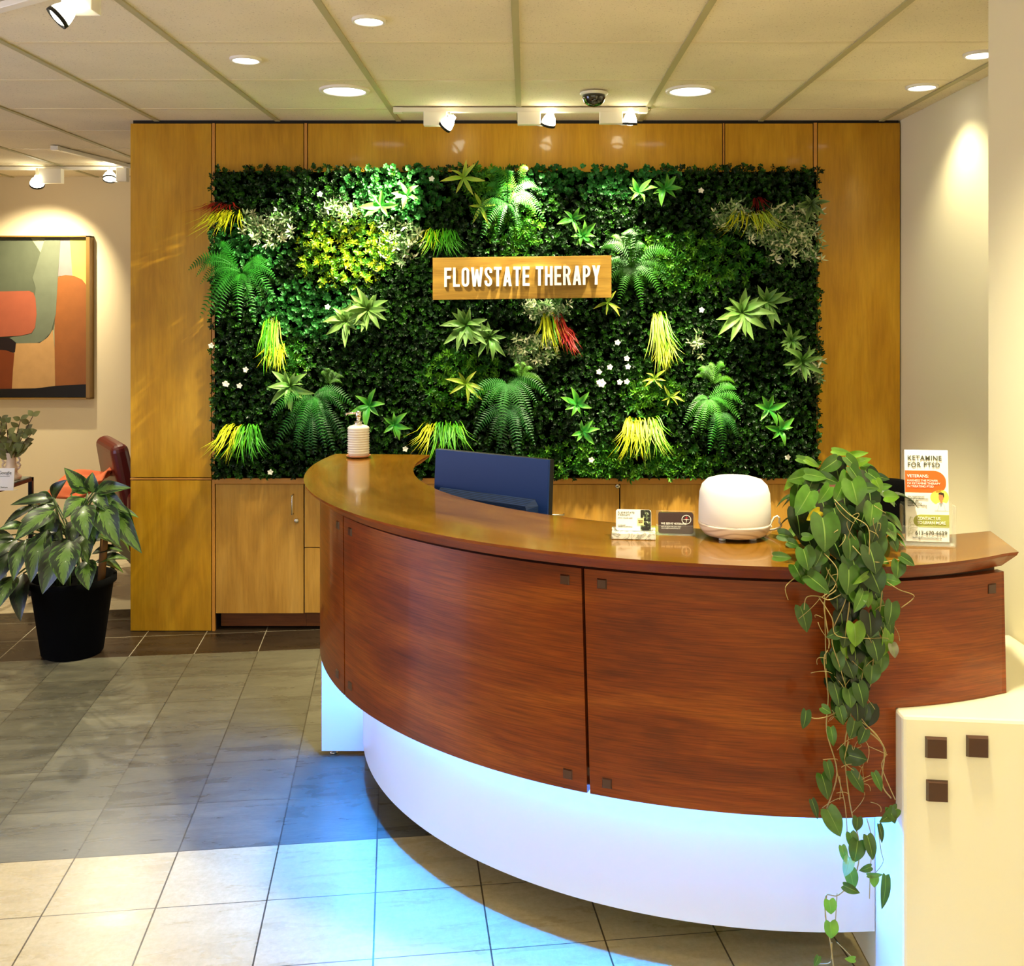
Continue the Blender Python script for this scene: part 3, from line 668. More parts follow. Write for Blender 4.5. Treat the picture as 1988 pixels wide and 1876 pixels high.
# ------------------------------------------------------------------ leaf helpers
class LM:                                 # leaf mesh collector, with uv and colour
    def __init__(s): s.v = []; s.f = []; s.uv = []; s.c = []
    def leaf(s, A, B, wd, nrm, prof, droop=0., fold=.25, col=(1, 1, 1), n=7, curl=0., lobe=0.):
        A, B, nrm = Vector(A), Vector(B), Vector(nrm); ln = (B-A).length
        if ln < 1e-5: return
        d = (B-A)/ln; side = d.cross(nrm)
        if side.length < 1e-4: side = d.cross(Vector((.3, .2, 1)))
        side.normalize(); up = side.cross(d).normalized(); k0 = len(s.v)
        for j in range(n+1):
            t = j/n; c = A+d*ln*t+up*droop*ln*math.sin(PI*t)
            hw = wd/2*prof(t)
            for q in (-1, -.5, 0, .5, 1):
                p = c+side*hw*q+up*(abs(q)*fold*hw+curl*q*hw*t)-d*(lobe*wd*(abs(q)-.45*q*q)*(1-t)**3)
                s.v.append(p); s.uv.append((q*.5+.5, t)); s.c.append(col)
        for j in range(n):
            for q in range(4): a = k0+j*5+q; s.f.append((a, a+1, a+6, a+5))
    def blade(s, pts, wd, side, col, prof=None, tipcol=None):
        k0 = len(s.v); n = len(pts)
        for j, p in enumerate(pts):
            t = j/(n-1); hw = wd/2*(prof(t) if prof else (1-t**2)); cc = col if tipcol is None else tuple(a+(b_-a)*t for a, b_ in zip(col, tipcol))
            for q in (-1, 1): s.v.append(p+side*hw*q); s.uv.append((q*.5+.5, t)); s.c.append(cc)
        for j in range(n-1): a = k0+2*j; s.f.append((a, a+1, a+3, a+2))
    def build(s, name, m, parent, smooth=True, stuff=False):
        off = wl(parent); me = bpy.data.meshes.new(name)
        me.from_pydata([tuple(Vector(p)-off) for p in s.v], [], s.f); me.materials.append(m)
        me.polygons.foreach_set('use_smooth', [smooth]*len(s.f))
        ul = me.uv_layers.new(name='UVMap'); li = np.zeros(len(me.loops), np.int32); me.loops.foreach_get('vertex_index', li)
        ul.data.foreach_set('uv', np.array(s.uv, float)[li].ravel())
        ca = me.color_attributes.new('Col', 'FLOAT_COLOR', 'POINT'); ca.data.foreach_set('color', np.array([(*c, 1) for c in s.c], float).ravel())
        o = bpy.data.objects.new(name, me); C.objects.link(o); o.parent = parent
        if stuff: o['kind'] = 'stuff'
        return o
def leafmat(name, rough=.4, coat=.0, spec=.5, transl=.25):
    m = mat(name, (40, 90, 30), rough, spec=spec, coat=coat); a = N(m, 'ShaderNodeAttribute', attribute_name='Col')
    base(m, a.outputs['Color'])
    if transl:
        t = N(m, 'ShaderNodeBsdfTranslucent'); L(m, a.outputs['Color'], t.inputs[0]); mx = N(m, 'ShaderNodeMixShader'); mx.inputs[0].default_value = transl
        L(m, m.node_tree.nodes['Principled BSDF'].outputs[0], mx.inputs[1]); L(m, t.outputs[0], mx.inputs[2]); L(m, mx.outputs[0], m.node_tree.nodes['Material Output'].inputs[0])
    return m
M_leaf = leafmat('artificial_leaf', .45, spec=.32)
lance = lambda t: max(.02, math.sin(PI*min(1, t**.8)))**.9
heart = lambda t: (max(0, 1-((t-.30)/.30)**2)**.5*1 if t < .3 else max(.01, (math.cos((t-.3)/.7*PI/2))**.85)) if t > .0 else .45
def heart(t):
    if t < .08: return .62+t*3.2
    if t < .32: return .88+.12*math.sin((t-.08)/.24*PI/2)
    return max(.01, math.cos((t-.32)/.68*PI/2)**.9)
def J(c, s=.15):
    k = 1+random.uniform(-s, s); return tuple(max(0, v*k*(1+random.uniform(-s, s)*.4)) for v in c)

# ------------------------------------------------------------------ green wall
GX0, GX1, GZ0, GZ1 = -1.60, 1.485, .795, 2.37
green = thing('green_wall', (-.05, 5.25, GZ0), 'large artificial green wall of mixed leaves above the base cabinets', 'green wall')
b = MB(); b.box(GX0-.0, GX1+.005, 5.288, YW-.001, GZ0+.002, GZ1-.006); b.build('backing_board', mat('backing_black', (4, 8, 3), 1, spec=0), green)
def gp(x, y, Y=5.2): p = P(x, y, Y); return p
def foliage():
    n = 17500
    gxs = RNG.uniform(GX0-.005, GX1+.01, n); gzs = RNG.uniform(GZ0-.0, GZ1+.015, n)
    # patches: (px, py, rx, ry, type)
    patch = [(668, 490, 100, 75, 1), (760, 470, 62, 46, 2), (660, 425, 45, 42, 2), (515, 440, 55, 38, 2), (1545, 455, 95, 60, 2), (1420, 420, 40, 34, 2),
             (1060, 602, 48, 24, 2), (1035, 680, 50, 36, 2), (1590, 715, 40, 26, 2), (1360, 665, 18, 28, 2), (1170, 345, 170, 38, 3), (760, 370, 110, 60, 3),
             (1340, 510, 150, 60, 4), (950, 360, 60, 55, 4), (1000, 440, 60, 60, 4), (470, 480, 90, 50, 3), (1270, 770, 60, 50, 4), (900, 740, 90, 60, 4), (600, 600, 120, 60, 3),
             (560, 700, 40, 40, 4), (1220, 900, 200, 40, 4)]
    dk = [lin((18, 52, 6)), lin((28, 68, 8)), lin((12, 36, 6)), lin((42, 92, 12)), lin((14, 44, 8))]
    V = []; Fc = []; Cc = []
    # kite leaf template: base, right, tip, left with fold
    def ph(x, z): return math.sin(x*9+z*5)*.5+math.sin(x*17-z*13+1)*.3+math.sin(z*23+x*4)*.2
    for i in range(n):
        x, z = gxs[i], gzs[i]; px, py = VX+x*F/5.2, VY-(z-EYE)*F/5.2; ty = 0; r = random.random()
        for a, c, rx, ry, k in patch:
            d = ((px-a)/rx)**2+((py-c)/ry)**2
            if d < 1 and r > d*.6: ty = k; break
        dep = .035+.03*ph(x, z)+random.uniform(-.03, .03)+(.01 if ty in (1, 2) else 0)
        dep = max(.0, min(.10, dep))*min(1, .25+(z-GZ0)*2.5); c0 = Vector((x, 5.282-dep, z))
        if ty == 0: L0, W0, nl, col = random.uniform(.012, .018), .6, 8, random.choice(dk)
        elif ty == 1: L0, W0, nl, col = .020, .42, 8, random.choice([lin((130, 170, 20)), lin((90, 140, 20)), lin((170, 186, 30)), lin((60, 120, 24))])
        elif ty == 2: L0, W0, nl, col = .034, .26, 6, random.choice([lin((205, 214, 168)), lin((160, 185, 130)), lin((226, 226, 190)), lin((110, 140, 90))])
        elif ty == 3: L0, W0, nl, col = .017, .85, 8, random.choice([lin((40, 110, 40)), lin((60, 130, 60)), lin((28, 84, 28))])
        else: L0, W0, nl, col = .026, .32, 8, random.choice([lin((56, 120, 20)), lin((84, 140, 26)), lin((34, 92, 18))])
        ax = Vector((random.gauss(0, .5), -1, random.gauss(.15, .5))).normalized()
        u = ax.cross(Vector((0, 0, 1))).normalized(); w_ = ax.cross(u); a0 = random.uniform(0, 6.28)
        for k in range(nl):
            a = a0+k*2.4; out = .55+.5*random.random(); d = (ax*(1.1-out*.6)+u*math.cos(a)*out+w_*math.sin(a)*out).normalized()
            c1 = c0+ax*(k/nl)*.022-ax*.008+d*.002; ln = L0*random.uniform(.75, 1.25)
            s_ = d.cross(ax); s_ = s_.normalized() if s_.length > .05 else u
            up = s_.cross(d); hw = ln*W0/2; k0 = len(V)
            if ty == 2 and random.random() < .3: cc = lin((70, 110, 50))
            else: cc = col
            f_ = random.uniform(.8, 1.25); cc = tuple(v*f_ for v in cc)
            p1 = c1+d*ln*.35; p2 = c1+d*ln*.72
            V.extend((c1, p1+s_*hw+up*hw*.3, p2+s_*hw*.8+up*hw*.2, c1+d*ln, p2-s_*hw*.8+up*hw*.2, p1-s_*hw+up*hw*.3)); Cc.extend([cc]*6)
            Fc.extend(((k0, k0+1, k0+2, k0+3), (k0, k0+3, k0+4, k0+5)))
    off = wl(green); me = bpy.data.meshes.new('foliage'); me.from_pydata([tuple(p-off) for p in V], [], Fc); me.materials.append(M_leaf)
    ca = me.color_attributes.new('Col', 'FLOAT_COLOR', 'POINT'); ca.data.foreach_set('color', np.array([(*c, 1) for c in Cc], float).ravel())
    o = bpy.data.objects.new('foliage', me); C.objects.link(o); o.parent = green; o['kind'] = 'stuff'
foliage()

YF = 5.17
def rosette(px, py, rpx, n, col, wf=.26, lab=None, droop=.15, tip=None, gravity=.0, arcd=(0, 360), layers=1, out=.45):
    lm = LM(); c = P(px, py, YF); R0 = rpx*YF/F
    for l in range(layers):
        for k in range(n):
            a = R_(arcd[0]+(arcd[1]-arcd[0])*(k+.5*l+random.uniform(-.45, .45))/n); ln = R0*(1-.28*l)*random.uniform(.65, 1.2)
            o_ = out+l*.25; B = c+Vector((math.cos(a)*ln*.92, -ln*o_*random.uniform(.6, 1.1), math.sin(a)*ln*.92-gravity*ln))
            cc = J(col); k0 = len(lm.v)
            lm.leaf(c+Vector((0, .0, 0)), B, ln*wf*2*.5*2, Vector((random.uniform(-.5, .5), -1, random.uniform(-.1, .7))), lance, droop*random.uniform(-.4, 1.6), .35, cc, 6)
            if tip:
                for q in range(k0, len(lm.v)):
                    tt = lm.uv[q][1]; e = abs(lm.uv[q][0]-.5)*2; f_ = min(1, max(0, tt*.9-.25)+e*.35); lm.c[q] = tuple(x+(y-x)*f_ for x, y in zip(cc, tip))
    o = lm.build('leaf_rosette', M_leaf, green)
    if lab: o['label'] = lab
    return o
G1 = lin((30, 140, 44)); G2 = lin((120, 170, 40)); G3 = lin((64, 120, 36)); G4 = lin((104, 150, 62))
for a in ((740, 400, 40, 6), (790, 378, 30, 7), (1240, 374, 34, 6), (1290, 366, 40, 7), (1112, 425, 34, 6), (1131, 458, 32, 8), (716, 788, 40, 6), (766, 824, 34, 7),
          (1120, 785, 34, 7), (1132, 838, 30, 6), (1492, 795, 36, 6), (1514, 836, 34, 6)):
    rosette(*a, G1, .16, 'bright green star shaped leaf rosette', tip=lin((120, 178, 60)))
for a in ((715, 600, 52, 11, G4), (672, 622, 44, 9, G4), (905, 630, 50, 10, G3), (950, 655, 44, 9, G3), (1440, 606, 58, 12, G4), (1485, 585, 46, 9, G3),
          (1535, 660, 36, 8, G3), (1556, 700, 46, 9, G3), (565, 750, 48, 10, G3), (1575, 395, 34, 7, lin((14, 40, 18)))):
    rosette(*a, .13, 'large olive green lance leaf cluster', gravity=.12, layers=2, tip=lin((128, 160, 84)))
for a in ((1270, 735, 30, 6), (900, 345, 44, 7), (935, 400, 36, 6), (1180, 588, 30, 6), (905, 745, 40, 7), (1300, 770, 26, 6)):
    rosette(*a, G2, .10, 'yellow green pointed leaf cluster', tip=lin((190, 186, 70)), gravity=.1)

def fern(px, py, rpx, n, col, arcd=(200, 340), lab='arching green fern fronds', tipc=None, Yf=None):
    lm = LM(); Yf = Yf or YF; c = P(px, py, Yf+.03); R0 = rpx*YF/F
    for k in range(n):
        a = R_(arcd[0]+(arcd[1]-arcd[0])*(k+random.uniform(.1, .9))/n); ln = R0*random.uniform(.6, 1.3); m_ = 24
        dx, dz = math.cos(a), math.sin(a); outw = random.uniform(.1, .75); pts = []
        for j in range(m_):
            t = j/(m_-1); pts.append(c+Vector((dx*ln*t, -ln*outw*math.sin(PI*.8*t)*.8-.01, dz*ln*t+ln*.22*math.sin(PI*t)-ln*.25*t*t)))
        cc = J(col, .25); lm.blade(pts, .003, Vector((0, 0, 1)) if abs(dx) > .7 else Vector((1, 0, 0)), cc)
        for j in range(1, m_-1):
            d = (pts[j+1]-pts[j-1]).normalized(); sd = d.cross(Vector((0, -1, .5))).normalized(); t = j/(m_-1)
            pl = ln*.17*math.sin(PI*min(1, (t*.9+.12)))**.8*random.uniform(.85, 1.1)
            for s in (-1, 1):
                lm.leaf(pts[j], pts[j]+(sd*s+d*.35).normalized()*pl+Vector((0, .2*pl, -.1*pl)), ln*.034, Vector((0, -1, .6)), lambda q: max(.02, (1-q)**.6 if q > .1 else .8), .06, .1, J(cc, .1), 2)
    o = lm.build('fern', M_leaf, green); o['label'] = lab; return o
F1 = lin((36, 110, 26)); F2 = lin((70, 132, 12)); F3 = lin((26, 84, 30))
fern(985, 395, 78, 12, F1, (-30, 330)); fern(1005, 372, 55, 7, F2, (60, 330), 'bright lime green fern fronds under the spotlight')
fern(470, 530, 85, 14, F1, (150, 400)); fern(460, 520, 60, 7, F1, (110, 200))
fern(1225, 520, 74, 14, lin((44, 106, 14)), (-60, 300), 'bright green fern beside the sign'); fern(1210, 490, 40, 6, F2, (20, 160))
fern(610, 770, 74, 12, F1, (190, 380)); fern(610, 800, 74, 8, F3, (210, 330)); fern(640, 745, 40, 6, lin((70, 120, 24)), (0, 120))
fern(985, 745, 74, 10, F1, (190, 360)); fern(985, 790, 70, 10, F3, (210, 330)); fern(1010, 735, 46, 6, lin((80, 140, 20)), (-20, 140))
fern(1375, 775, 62, 12, lin((60, 130, 34)), (170, 400)); fern(1385, 745, 46, 7, F2, (0, 160), 'yellow green fern fronds low on the right'); fern(1395, 800, 58, 6, F1, (240, 320))
def tuft(px, py, w_, h, cols, n=60, spread=.5, lab='drooping grass tuft', out=.15, lean=0):
    lm = LM(); W0 = w_*YF/F; H = h*YF/F
    for k in range(n):
        u = random.uniform(-1, 1); c = P(px, py, YF+.065)+Vector((u*W0*.34, random.uniform(0, .02), random.uniform(-.3, .12)*H*.6)); ln = H*random.uniform(.5, 1.15)*(1-.25*abs(u))
        e = (u*.45+random.gauss(0, .3))*W0*1.0*spread+lean*ln; pts = []
        for j in range(7):
            t = j/6; pts.append(c+Vector((e*t**1.3, -out*math.sin(PI*.55*t)*(.5+.4*(k%5)/4), -ln*t+H*.14*math.sin(PI*min(1, t*2)))))
        ci = cols[min(len(cols)-1, max(0, int((u+1)/2*len(cols)+random.uniform(-1.1, 1.1))))]
        lm.blade(pts, random.uniform(.004, .007), Vector((1, random.uniform(-.5, .5), 0)).normalized(), J(ci, .2), tipcol=J(ci, .2))
    o = lm.build('grass_tuft', M_leaf, green); o['label'] = lab; return o
YG = lin((200, 206, 30)); LG = lin((110, 190, 24)); MG = lin((70, 160, 30)); RD = lin((150, 30, 24)); PG = lin((170, 196, 70))
tuft(858, 448, 80, 50, [YG, LG, MG, MG], 70, .6, 'green and yellow grass tuft left of the sign')
tuft(440, 410, 80, 50, [YG, YG, YG], 50, .7, 'yellow grass tuft near the upper left corner', lean=-.5); tuft(435, 395, 60, 26, [RD, RD], 34, .9, 'dark red grass tuft near the upper left corner', lean=-.8)
tuft(530, 620, 34, 100, [LG, MG, PG], 50, .7, 'long hanging pale grass tuft at left', lean=.04); tuft(540, 670, 40, 52, [YG, YG], 34, .6, 'yellow tips of the hanging grass at left')
tuft(1070, 610, 50, 75, [YG, YG, LG, lin((220, 140, 40)), RD], 60, .7, 'yellow grass tuft turning red under the sign', lean=.28); tuft(1100, 640, 26, 50, [lin((190, 40, 50)), RD], 30, .6, 'red grass tips under the sign', lean=.3)
tuft(1278, 615, 30, 100, [PG, PG, LG], 60, 1, 'long hanging pale grass tuft right of the sign', lean=.1); tuft(1290, 665, 40, 52, [YG, PG], 40, .7, 'yellow tips of the hanging grass at right')
tuft(472, 828, 90, 66, [YG, YG, LG, MG, MG], 80, .6, 'green and yellow grass tuft at the lower left corner', lean=-.1)
tuft(862, 822, 92, 64, [YG, YG, LG, MG, MG, LG], 80, .7, 'green and yellow grass tuft behind the monitor'); tuft(1246, 815, 86, 74, [YG, YG, PG, PG, LG], 90, .6, 'bright yellow green grass tuft low in the middle')
tuft(1455, 412, 90, 50, [YG, YG, PG], 60, .8, 'yellow grass tuft near the upper right corner'); tuft(1468, 385, 20, 34, [lin((110, 16, 20))], 16, .8, 'dark red leaf blades near the upper right corner')
def flower(px, py, r=5):
    lm = LM(); c = P(px, py, YF-.005); q = r*YF/F
    for k in range(5):
        a = k*2*PI/5+random.random()*.3; lm.leaf(c, c+Vector((math.cos(a)*q, -.002, math.sin(a)*q)), q*.85, Vector((0, -1, 0)), lambda t: max(.1, math.sin(PI*(t*.8+.15))), .1, .1, lin((240, 240, 226)), 4)
    lm.build('flower', M_leaf, green)['label'] = 'tiny white flower'
for x, y in ((621, 377), (636, 596), (410, 671), (477, 718), (440, 746), (465, 749), (437, 745), (787, 872), (525, 917), (1361, 370), (1362, 602), (1199, 665), (1168, 745), (1163, 742), (1203, 742), (1217, 741), (1219, 712), (1184, 713), (1217, 696), (1529, 888), (1148, 893), (838, 347), (1163, 722)): flower(x, y, 6)
flower(1168, 744, 9)

# sign with raised letters
sg = thing('wooden_sign', (-.02, 5.14, 1.8), 'wooden sign board with raised white letters on the green wall', 'sign')
SY = 5.11; k_ = SY/F
b = MB(); b.prism_xz([((840-VX)*k_, EYE-(582.5-VY)*k_), ((1187-VX)*k_, EYE-(578-VY)*k_), ((1187-VX)*k_, EYE-(496-VY)*k_), ((840-VX)*k_, EYE-(500.5-VY)*k_)], SY, SY+.018)
M_sign = wood('sign_oak', (134, 96, 30), (160, 120, 44), (180, 140, 60), fine=(3, 3, 60), broad=(1.5, 2, 9), rough=.5, coat=0, grain=.3)
b.build('board', M_sign, sg, bevel=.001)
b = MB(); b.box(-.3, -.26, SY+.018, 5.268, 1.78, 1.84); b.box(.22, .26, SY+.018, 5.268, 1.78, 1.84); b.build('standoff', M_black, sg)
def strokes(pts, w_):                     # thick polyline -> quads
    out = []; n = len(pts); nr = []
    for i in range(n):
        a = Vector(pts[max(i-1, 0)]); c = Vector(pts[min(i+1, n-1)]); d = (c-a).normalized(); nr.append(Vector((-d.y, d.x)))
    for i in range(n-1):
        p, q = Vector(pts[i]), Vector(pts[i+1]); out.append([tuple(p+nr[i]*w_/2), tuple(p-nr[i]*w_/2), tuple(q-nr[i+1]*w_/2), tuple(q+nr[i+1]*w_/2)])
    return out
def arcpts(cx, cy, rx, ry, a0, a1, n=7): return [(cx+rx*math.cos(R_(a0+(a1-a0)*i/n)), cy+ry*math.sin(R_(a0+(a1-a0)*i/n))) for i in range(n+1)]
def rc(x0, y0, x1, y1): return [(x0, y0), (x1, y0), (x1, y1), (x0, y1)]
s_ = .138; h_ = s_/2
GL = {
 'F': (.38, [rc(0, 0, s_, 1), rc(s_, .85, .38, 1), rc(s_, .42, .34, .57)]),
 'L': (.37, [rc(0, 0, s_, 1), rc(s_, 0, .37, s_)]),
 'T': (.41, [rc(.13, 0, .28, .85), rc(0, .85, .41, 1)]),
 'E': (.38, [rc(0, 0, s_, 1), rc(s_, .85, .38, 1), rc(s_, .43, .35, .57), rc(s_, 0, .38, s_)]),
 'H': (.42, [rc(0, 0, s_, 1), rc(.27, 0, .42, 1), rc(s_, .43, .27, .58)]),
 'A': (.46, [[(0, 0), (.15, 0), (.27, .84), (.30, 1), (.15, 1)], [(.31, 0), (.46, 0), (.31, 1), (.17, 1), (.19, .84)], rc(.12, .2, .34, .33)]),
 'W': (.64, [[(.10, 0), (.23, 0), (.15, 1), (0, 1)], [(.12, 0), (.25, 0), (.385, .9), (.26, .9)], [(.39, 0), (.52, 0), (.38, .9), (.255, .9)], [(.41, 0), (.54, 0), (.64, 1), (.49, 1)]]),
 'Y': (.44, [rc(.145, 0, .295, .42), [(.145, .42), (.295, .42), (.15, 1), (0, 1)], [(.145, .42), (.295, .42), (.44, 1), (.29, 1)]]),
 'P': (.41, [rc(0, 0, s_, 1)]+strokes([(s_, 1-h_), (.2, 1-h_)]+arcpts(.2, .7, .135, .3-h_, 90, -90, 8)+[(s_, .4+h_)], s_)),
 'R': (.43, [rc(0, 0, s_, 1)]+strokes([(s_, 1-h_), (.2, 1-h_)]+arcpts(.2, .72, .135, .28-h_, 90, -90, 8)+[(s_, .44+h_)], s_)+[[(.18, .48), (.30, .50), (.43, 0), (.28, 0)]]),
 'O': (.42, strokes(arcpts(.21, .79, .135, .21-h_, 0, 180)+arcpts(.21, .21, .135, .21-h_, 180, 360)+[(.345, .79)], s_)),
 'S': (.42, strokes([(.345, .70)]+arcpts(.21, .79, .135, .21-h_, 0, 180, 8)+[(.085, .68), (.14, .57), (.28, .42), (.345, .31)]+arcpts(.21, .21, .135, .21-h_, 0, -180, 8)+[(.075, .30)], s_)),
}
M_let = mat('white_acrylic_letters', (238, 238, 230), .4)
def letters():
    word = 'FLOWSTATE THERAPY'; adv = .095; tot = sum(GL[c][0]+adv if c != ' ' else .24 for c in word)-adv
    x0 = (863-VX)*k_; x1 = (1165-VX)*k_; sx = (x1-x0)/tot; hh = 37.5*k_; x = x0
    for c in word:
        if c == ' ': x += .24*sx; continue
        g = GL[c]; b = MB(); px = VX+x/k_; zb = EYE-((557.5-(px-863)*.0155)-VY)*k_
        for poly in g[1]: b.prism_xz([(x+a*sx, zb+q*hh) for a, q in poly], SY-.014-.00012*g[1].index(poly), SY)
        b.build('letter', M_let, sg); x += (g[0]+adv)*sx
letters()
# ------------------------------------------------------------------ trailing plant on the counter
def philodendron():
    PX, PY = (1640-VX)*2.58/F, 2.58
    t = thing('trailing_plant', (PX, PY, CT), 'trailing heart leaf plant spilling over the counter front down to the floor', 'potted plant')
    b = MB(); b.lathe([(.060, 0), (.064, .004), (.082, .13), (.086, .135), (.086, .150), (.079, .150), (.077, .135), (.001, .132)], 36, (PX, PY, CT+.0005)); b.build('pot', mat('red_brown_pot', (84, 34, 20), .4, coat=.3), t, smooth=True)
    m = leafmat('glossy_heart_leaf', .3, .2, .5, .18)
    # pale midrib from the leaf's own uv
    tc = N(m, 'ShaderNodeTexCoord'); sp_ = N(m, 'ShaderNodeSeparateXYZ'); L(m, tc.outputs['UV'], sp_.inputs[0])
    a = N(m, 'ShaderNodeMath', operation='SUBTRACT'); L(m, sp_.outputs[0], a.inputs[0]); a.inputs[1].default_value = .5
    c = N(m, 'ShaderNodeMath', operation='ABSOLUTE'); L(m, a.outputs[0], c.inputs[0])
    rib = ramp(m, c.outputs[0], [(0, (196, 220, 150)), (.035, (255, 255, 255))])
    at = [n for n in m.node_tree.nodes if n.type == 'ATTRIBUTE'][0]
    nz = noise(m, tc.outputs['Object'], 40, 3, .5)
    k = mix(m, at.outputs['Color'], ramp(m, nz.outputs[0], [(.3, (190, 190, 190)), (.7, (255, 255, 255))]), .8, 'MULTIPLY')
    k2 = N(m, 'ShaderNodeMath', operation='LESS_THAN'); L(m, c.outputs[0], k2.inputs[0]); k2.inputs[1].default_value = .022
    k3 = mix(m, k, (118, 150, 70), k2.outputs[0]); base(m, k3)
    lm = LM(); st = MB()
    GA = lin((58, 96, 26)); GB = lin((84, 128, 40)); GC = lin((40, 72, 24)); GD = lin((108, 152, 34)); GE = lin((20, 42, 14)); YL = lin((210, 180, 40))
    def hl(cx, cy, ln, ang, Y, col, wf=.82, tilt=None, flat=0):
        """leaf centre in picture, length px, tip angle (0 down, + to the right), depth"""
        s = Y/F; d = Vector((math.sin(R_(ang)), 0, -math.cos(R_(ang)))); c_ = P(cx, cy, Y); h = ln*s/2
        tl = random.uniform(-.25, .25) if tilt is None else tilt
        A = c_-d*h+Vector((0, h*.35, 0)); B = c_+d*h+Vector((0, -h*.1, 0))
        nr = Vector((math.sin(tl)*.8+.12, -1, .25)); 
        if flat: nr = Vector((.1, -.25, 1)); A.y += h*.3; B.y -= h*.8
        lm.leaf(A, B, ln*s*wf*1.12, nr, heart, .07, random.uniform(.08, .28), J(col, .14), 11, random.uniform(-.15, .15), .34)
        return A
    # mop of leaves on the pot (depth in front of / around the pot)
    top = [(1636, 879, 38, 80, 2.52, GD, .35), (1668, 882, 36, 100, 2.55, GD, .35), (1565, 895, 34, 75, 2.50, GB, .4), (1578, 900, 30, 60, 2.45, GD, .45), (1608, 905, 44, -60, 2.45, GA, .6), (1632, 897, 34, 70, 2.5, GB, .5),
           (1655, 902, 36, 40, 2.45, GA, .6), (1675, 896, 34, 110, 2.5, GD, .45), (1692, 915, 36, 60, 2.5, GB, .5), (1550, 928, 48, -80, 2.42, GB, .6), (1532, 940, 34, -40, 2.42, GD, .4), (1585, 925, 40, 80, 2.40, GB, .55), (1610, 932, 42, 70, 2.4, GA, .5),
           (1640, 938, 40, -20, 2.4, GB, .6), (1662, 925, 38, 30, 2.4, GA, .6), (1700, 930, 34, 50, 2.45, GA, .6), (1712, 928, 30, 80, 2.5, GC, .5), (1720, 945, 24, 100, 2.48, GB, .5), (1570, 950, 52, -30, 2.40, GC, .5),
           (1545, 970, 60, -15, 2.42, GA, .45), (1560, 978, 56, -35, 2.38, GB, .65), (1600, 962, 40, -40, 2.36, GB, .6), (1628, 960, 36, -30, 2.34, GB, .7), (1660, 959, 46, 10, 2.33, GB, .95), (1690, 948, 32, 90, 2.36, GA, .6), (1706, 945, 26, 20, 2.38, GD, .7),
           (1733, 965, 26, 90, 2.42, GD, .8), (1550, 1020, 56, 5, 2.40, GE, .75), (1579, 1002, 32, -60, 2.37, YL, .6), (1600, 1040, 64, 0, 2.31, GA, .95), (1627, 1022, 66, 8, 2.35, GC, .7), (1676, 1000, 50, -20, 2.36, GC, .85), (1692, 1002, 42, -12, 2.33, GB, .8),
           (1700, 1030, 50, -20, 2.34, GC, .7), (1663, 1015, 56, 35, 2.37, GE, .5), (1527, 1041, 28, 80, 2.40, GA, .8), (1541, 1057, 22, 70, 2.38, GA, .8), (1570, 1043, 22, 90, 2.36, GB, .7), (1727, 1030, 20, 40, 2.44, GA, .9), (1736, 1058, 30, 20, 2.43, GA, .6),
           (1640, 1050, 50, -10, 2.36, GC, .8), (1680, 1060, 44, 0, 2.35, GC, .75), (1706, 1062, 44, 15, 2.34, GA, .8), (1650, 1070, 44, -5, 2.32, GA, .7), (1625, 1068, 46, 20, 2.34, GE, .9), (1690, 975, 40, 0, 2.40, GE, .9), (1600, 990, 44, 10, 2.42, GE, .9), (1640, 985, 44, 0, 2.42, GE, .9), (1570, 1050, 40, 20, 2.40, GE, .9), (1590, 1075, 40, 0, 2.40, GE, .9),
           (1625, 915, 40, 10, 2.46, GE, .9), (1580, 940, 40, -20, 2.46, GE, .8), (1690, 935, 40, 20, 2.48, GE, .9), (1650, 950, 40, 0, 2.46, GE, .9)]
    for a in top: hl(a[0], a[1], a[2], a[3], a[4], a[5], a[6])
    for k in range(34):                    # filler leaves lying around the pot, all sides
        an = random.uniform(0, 6.28); r = random.uniform(.05, .15); z = CT+random.uniform(.06, .19)-r*.25
        A = Vector((PX+r*math.cos(an)*.8, PY+r*math.sin(an)*.8, z)); B = A+Vector((math.cos(an)*.06, math.sin(an)*.06, -.035)); 
        lm.leaf(A, B, .05, Vector((0, 0, 1)), heart, .12, .2, J(random.choice([GA, GB, GC])), 9)
